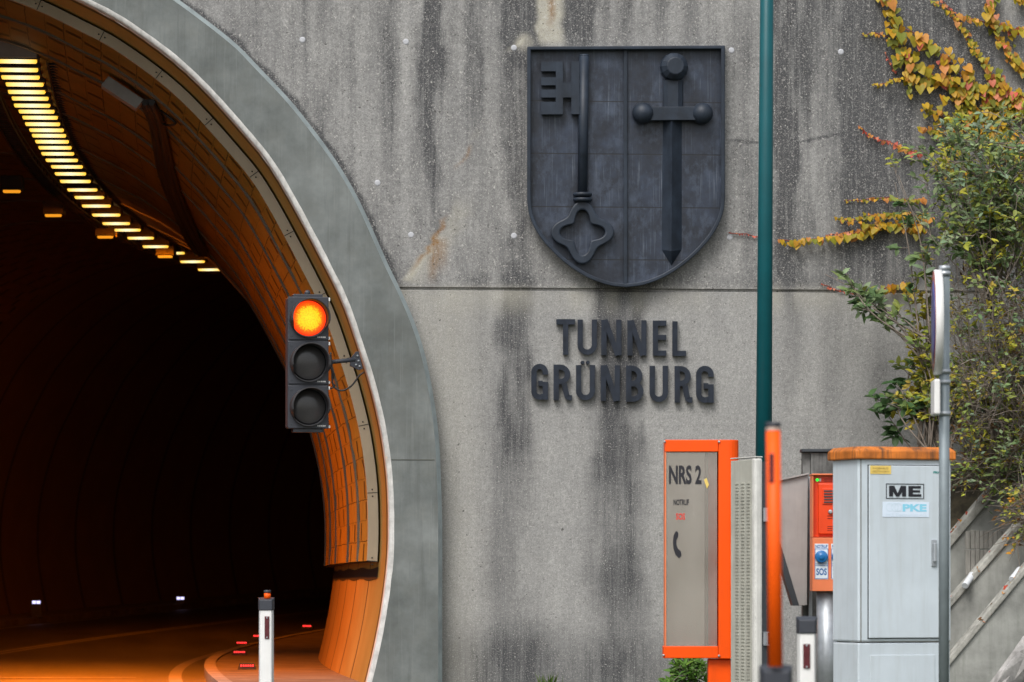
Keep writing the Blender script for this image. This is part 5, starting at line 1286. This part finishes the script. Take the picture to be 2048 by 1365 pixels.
# ------------------------------------------------------------------ shrubs in front of the wall
GRN = [(.19, .27, .11), (.22, .30, .10), (.14, .22, .09), (.30, .38, .20), (.23, .32, .20), (.28, .33, .08)]
YGR = [(.42, .42, .05), (.32, .37, .06), (.52, .45, .05), (.22, .28, .06), (.46, .36, .06)]
DGR = [(.07, .14, .05), (.09, .17, .06)]
BRN = [(.14, .08, .03), (.20, .10, .035)]
def leaf(mb, p, L, W, d, n, col):
    d = Vector(d).normalized(); n = Vector(n); n = n - d * n.dot(d)
    if n.length < .01: n = Vector((0, -1, .2))
    n.normalize(); x = d.cross(n); mb.col = col; b = rnd.uniform(.02, .2) * W
    i = [mb.p(q) for q in (p, p + d*L*.3 + x*W*.46 + n*b, p + d*L*.65 + x*W*.42 + n*b - n*L*.06, p + d*L - n*L*.18, p + d*L*.65 - x*W*.42 + n*b - n*L*.06, p + d*L*.3 - x*W*.46 + n*b)]
    mb.face((i[0], i[1], i[2], i[3]), True); mb.face((i[0], i[3], i[4], i[5]), True)
def shrub(name, label, base_px, targets, nst, ntw, nlf, pal, L, W, Yr=(-2.6, -.5), bare=0.0, stem_r=.012, twl=(.12, .36), cat='shrub'):
    lf, tw = MB(), MB(); bases = []
    for i in range(nst):
        bx_, by_, bY = base_px[i % len(base_px)]; b = P(bx_ + rnd.uniform(-25, 25), by_ + rnd.uniform(-10, 10), bY); bases.append(b)
        x0, x1, y0, y1 = rnd.choices([q[:4] for q in targets], [q[4] for q in targets])[0]
        e = P(rnd.uniform(x0, x1), rnd.uniform(y0, y1), rnd.uniform(*Yr))
        mid = b.lerp(e, .5) + Vector((rnd.gauss(0, .12), rnd.gauss(0, .10), .10 + rnd.gauss(0, .12)))
        q = [Vector(z) for z in crom([tuple(b), tuple(mid), tuple(e)], 12)]
        tw.tube(q, [stem_r * (1.05 - .8 * j / 11) for j in range(12)], 5)
        leafy = rnd.random() > bare
        for j in range(ntw):
            f = rnd.uniform(.38, 1.0); p = q[min(11, int(f * 11))]; d = ((e - b).normalized() * .6 + Vector((rnd.gauss(0, .7), rnd.gauss(0, .6), rnd.gauss(.15, .5)))).normalized()
            ln = rnd.uniform(*twl); dr = Vector((0, 0, -ln * .12)); tp = [p, p + d * ln * .5, p + d * ln + dr]
            tw.tube(tp, [.0045, .0035, .0018], 4, False)
            if not leafy: continue
            pl = rnd.choice(pal)
            for m_ in range(nlf):
                g = .25 + .75 * (m_ + rnd.random()) / nlf; c = tp[1].lerp(tp[2], max(0, g * 2 - 1)) if g > .5 else tp[0].lerp(tp[1], g * 2)
                dd = (d * .5 + Vector((rnd.gauss(0, .8), rnd.gauss(0, .6), rnd.gauss(.05, .4)))); k_ = rnd.uniform(.65, 1.25)
                leaf(lf, c, L * k_, W * k_, dd, (rnd.gauss(0, .5), rnd.gauss(-.6, .4), 1), vary(pl, .25))
    b = bases[0]; root = thing(name, (b.x, b.y, b.z), label, cat)
    if lf.f: lf.build('foliage', MT['leaf'], root)
    tw.build('stems', MT['twig'], root)
shrub('green_shrub', 'loose green leafy shrub spreading in front of the vine-covered wall', [(1975,600,-1.6),(2010,560,-1.4),(2070,560,-1.5),(2090,420,-1.5),(2085,300,-1.3)],
      [(1810,2050,230,400,5),(1870,2060,380,520,4),(1735,1840,250,330,1.3),(1870,2060,210,290,.7),(1970,2060,150,260,.3),(1810,1900,400,500,1.2)], 88, 8, 6, GRN + YGR[:1], .080, .041, (-2.0, -.35), stem_r=.007, twl=(.1, .30))
tb = MB()
for pts, r0 in (([(1985,640,-1.3),(1972,560,-1.3),(1940,480,-1.25),(1905,400,-1.2),(1872,330,-1.1)], .026), ([(1972,560,-1.3),(1985,500,-1.3),(1998,430,-1.3)], .016), ([(1940,480,-1.25),(1935,420,-1.2),(1920,350,-1.2)], .012)):
    q = [Vector(z) for z in crom([tuple(P(*z)) for z in pts], 14)]; tb.tube(q, [r0 * (1 - .6 * i / 13) for i in range(14)], 7)
g_ = bpy.data.objects['green_shrub']; tb.build('main_branch', mat('dark_bark', (.035, .03, .026), .85), g_)
shrub('young_sapling', 'slim sapling with bright green leaf tufts reaching left past the sign post', [(1850,720,-1.2),(1870,690,-1.2)],
      [(1650,1700,515,560,1),(1690,1745,580,615,1.2),(1715,1760,235,260,1),(1742,1800,350,400,.6)], 9, 6, 6, DGR + GRN, .11, .055, (-1.0, -.5), twl=(.07, .2))
shrub('yellow_green_shrub', 'thin yellowing shrub left of the sign post above the orange cabinet roof', [(1880,900,-1.2),(1860,890,-1.0)],
      [(1800,1870,560,700,2),(1810,1880,690,790,3),(1790,1880,760,850,2.2),(1840,1900,480,560,1.2)], 34, 6, 6, YGR + GRN[:2], .085, .05, (-1.2, -.4), twl=(.08, .24))
shrub('low_sapling', 'small dark green sapling reaching left above the orange cabinet roof', [(1880,905,-1.1)],
      [(1740,1790,790,830,1),(1770,1850,800,850,.8)], 5, 5, 5, DGR, .13, .07, (-.9, -.5), twl=(.08, .2))
shrub('bramble_thicket', 'tangled brown bramble thicket with yellow leaves right of the sign post', [(2000,930,-1.6),(2070,880,-1.7),(1950,920,-1.3),(2090,780,-1.6),(2090,680,-1.5)],
      [(1890,2060,490,640,3),(1885,2060,620,780,4),(1895,2060,760,880,3.4),(1840,1900,560,760,1)], 170, 7, 5, YGR + YGR + GRN + BRN[:1], .060, .036, (-2.3, -.5), bare=.42, stem_r=.0065, twl=(.12, .34))
shrub('bank_weeds', 'low weeds and grass on the bank above the upper wing slab', [(1990,985,-1.6),(2040,930,-1.8),(1930,980,-1.3)],
      [(1900,1960,890,980,1.3),(1960,2060,860,960,3),(1990,2060,930,1010,2)], 60, 6, 6, YGR + GRN + BRN, .06, .03, (-1.9, -1.2), bare=.2, stem_r=.005)
shrub('hanging_weeds', 'dry weeds trailing over the right end of the wing slabs', [(2075,1010,-2.2),(2085,1060,-2.4)],
      [(2000,2055,990,1050,1),(2030,2060,1060,1120,1.2)], 20, 5, 5, BRN + YGR + YGR + ORA[:1], .05, .03, (-2.6, -2.0), bare=.4, stem_r=.004)
# fallen leaves along the slab edges
lit = MB()
for (x0, y0, x1, y1, Y, n_) in ((1895,1092,2000,968,-1.0,46),(1900,1218,2048,1048,-2.0,6),(1940,1282,2050,1150,-3.0,12),(2005,1200,2050,1148,-3.0,14)):
    for i in range(n_):
        f = rnd.random(); p = P(x0 + (x1-x0)*f + rnd.gauss(0, 1.5), y0 + (y1-y0)*f - 14 + rnd.gauss(0, 2), Y + rnd.uniform(-.03, .12)); heart(lit, p, rnd.uniform(.03, .06), (rnd.gauss(0, 1), rnd.gauss(0, .5), -.6), (rnd.gauss(0, .5), -.8, 1), vary(rnd.choice(PNK + RED + RED + ORA + BRN + YEL[:1]), .25))
tag(lit.build('fallen_leaves', MT['leaf']), 'red and yellow fallen leaves lying along the wing slabs', 'leaves', kind='stuff')
# plants at the foot of the wall
shrub('fern_clump', 'bright green fern clump at the wall foot beneath the orange column', [(1375,1395,-.5),(1395,1395,-.4)], [(1345,1420,1328,1360,1)], 16, 7, 6, [(.10, .22, .03), (.14, .26, .04), (.08, .17, .03)], .09, .03, (-.9, -.3), stem_r=.004, twl=(.06, .16), cat='fern')
gt = MB(); c0 = P(1097, 1378, -.25)
for i in range(46):
    a = rnd.uniform(0, 2*pi); b = c0 + Vector((rnd.gauss(0, .05), rnd.gauss(0, .04), -.06)); h_ = rnd.uniform(.08, .20); d = Vector((cos(a) * .4, sin(a) * .4, 1)).normalized(); leaf(gt, b, h_ + .06, .010, d, (0, -1, .2), vary(rnd.choice([(.12, .19, .04), (.09, .15, .03)]), .2))
tag(gt.build('grass_tuft', MT['leaf']), 'small grass tuft at the wall foot left of the column', 'grass')
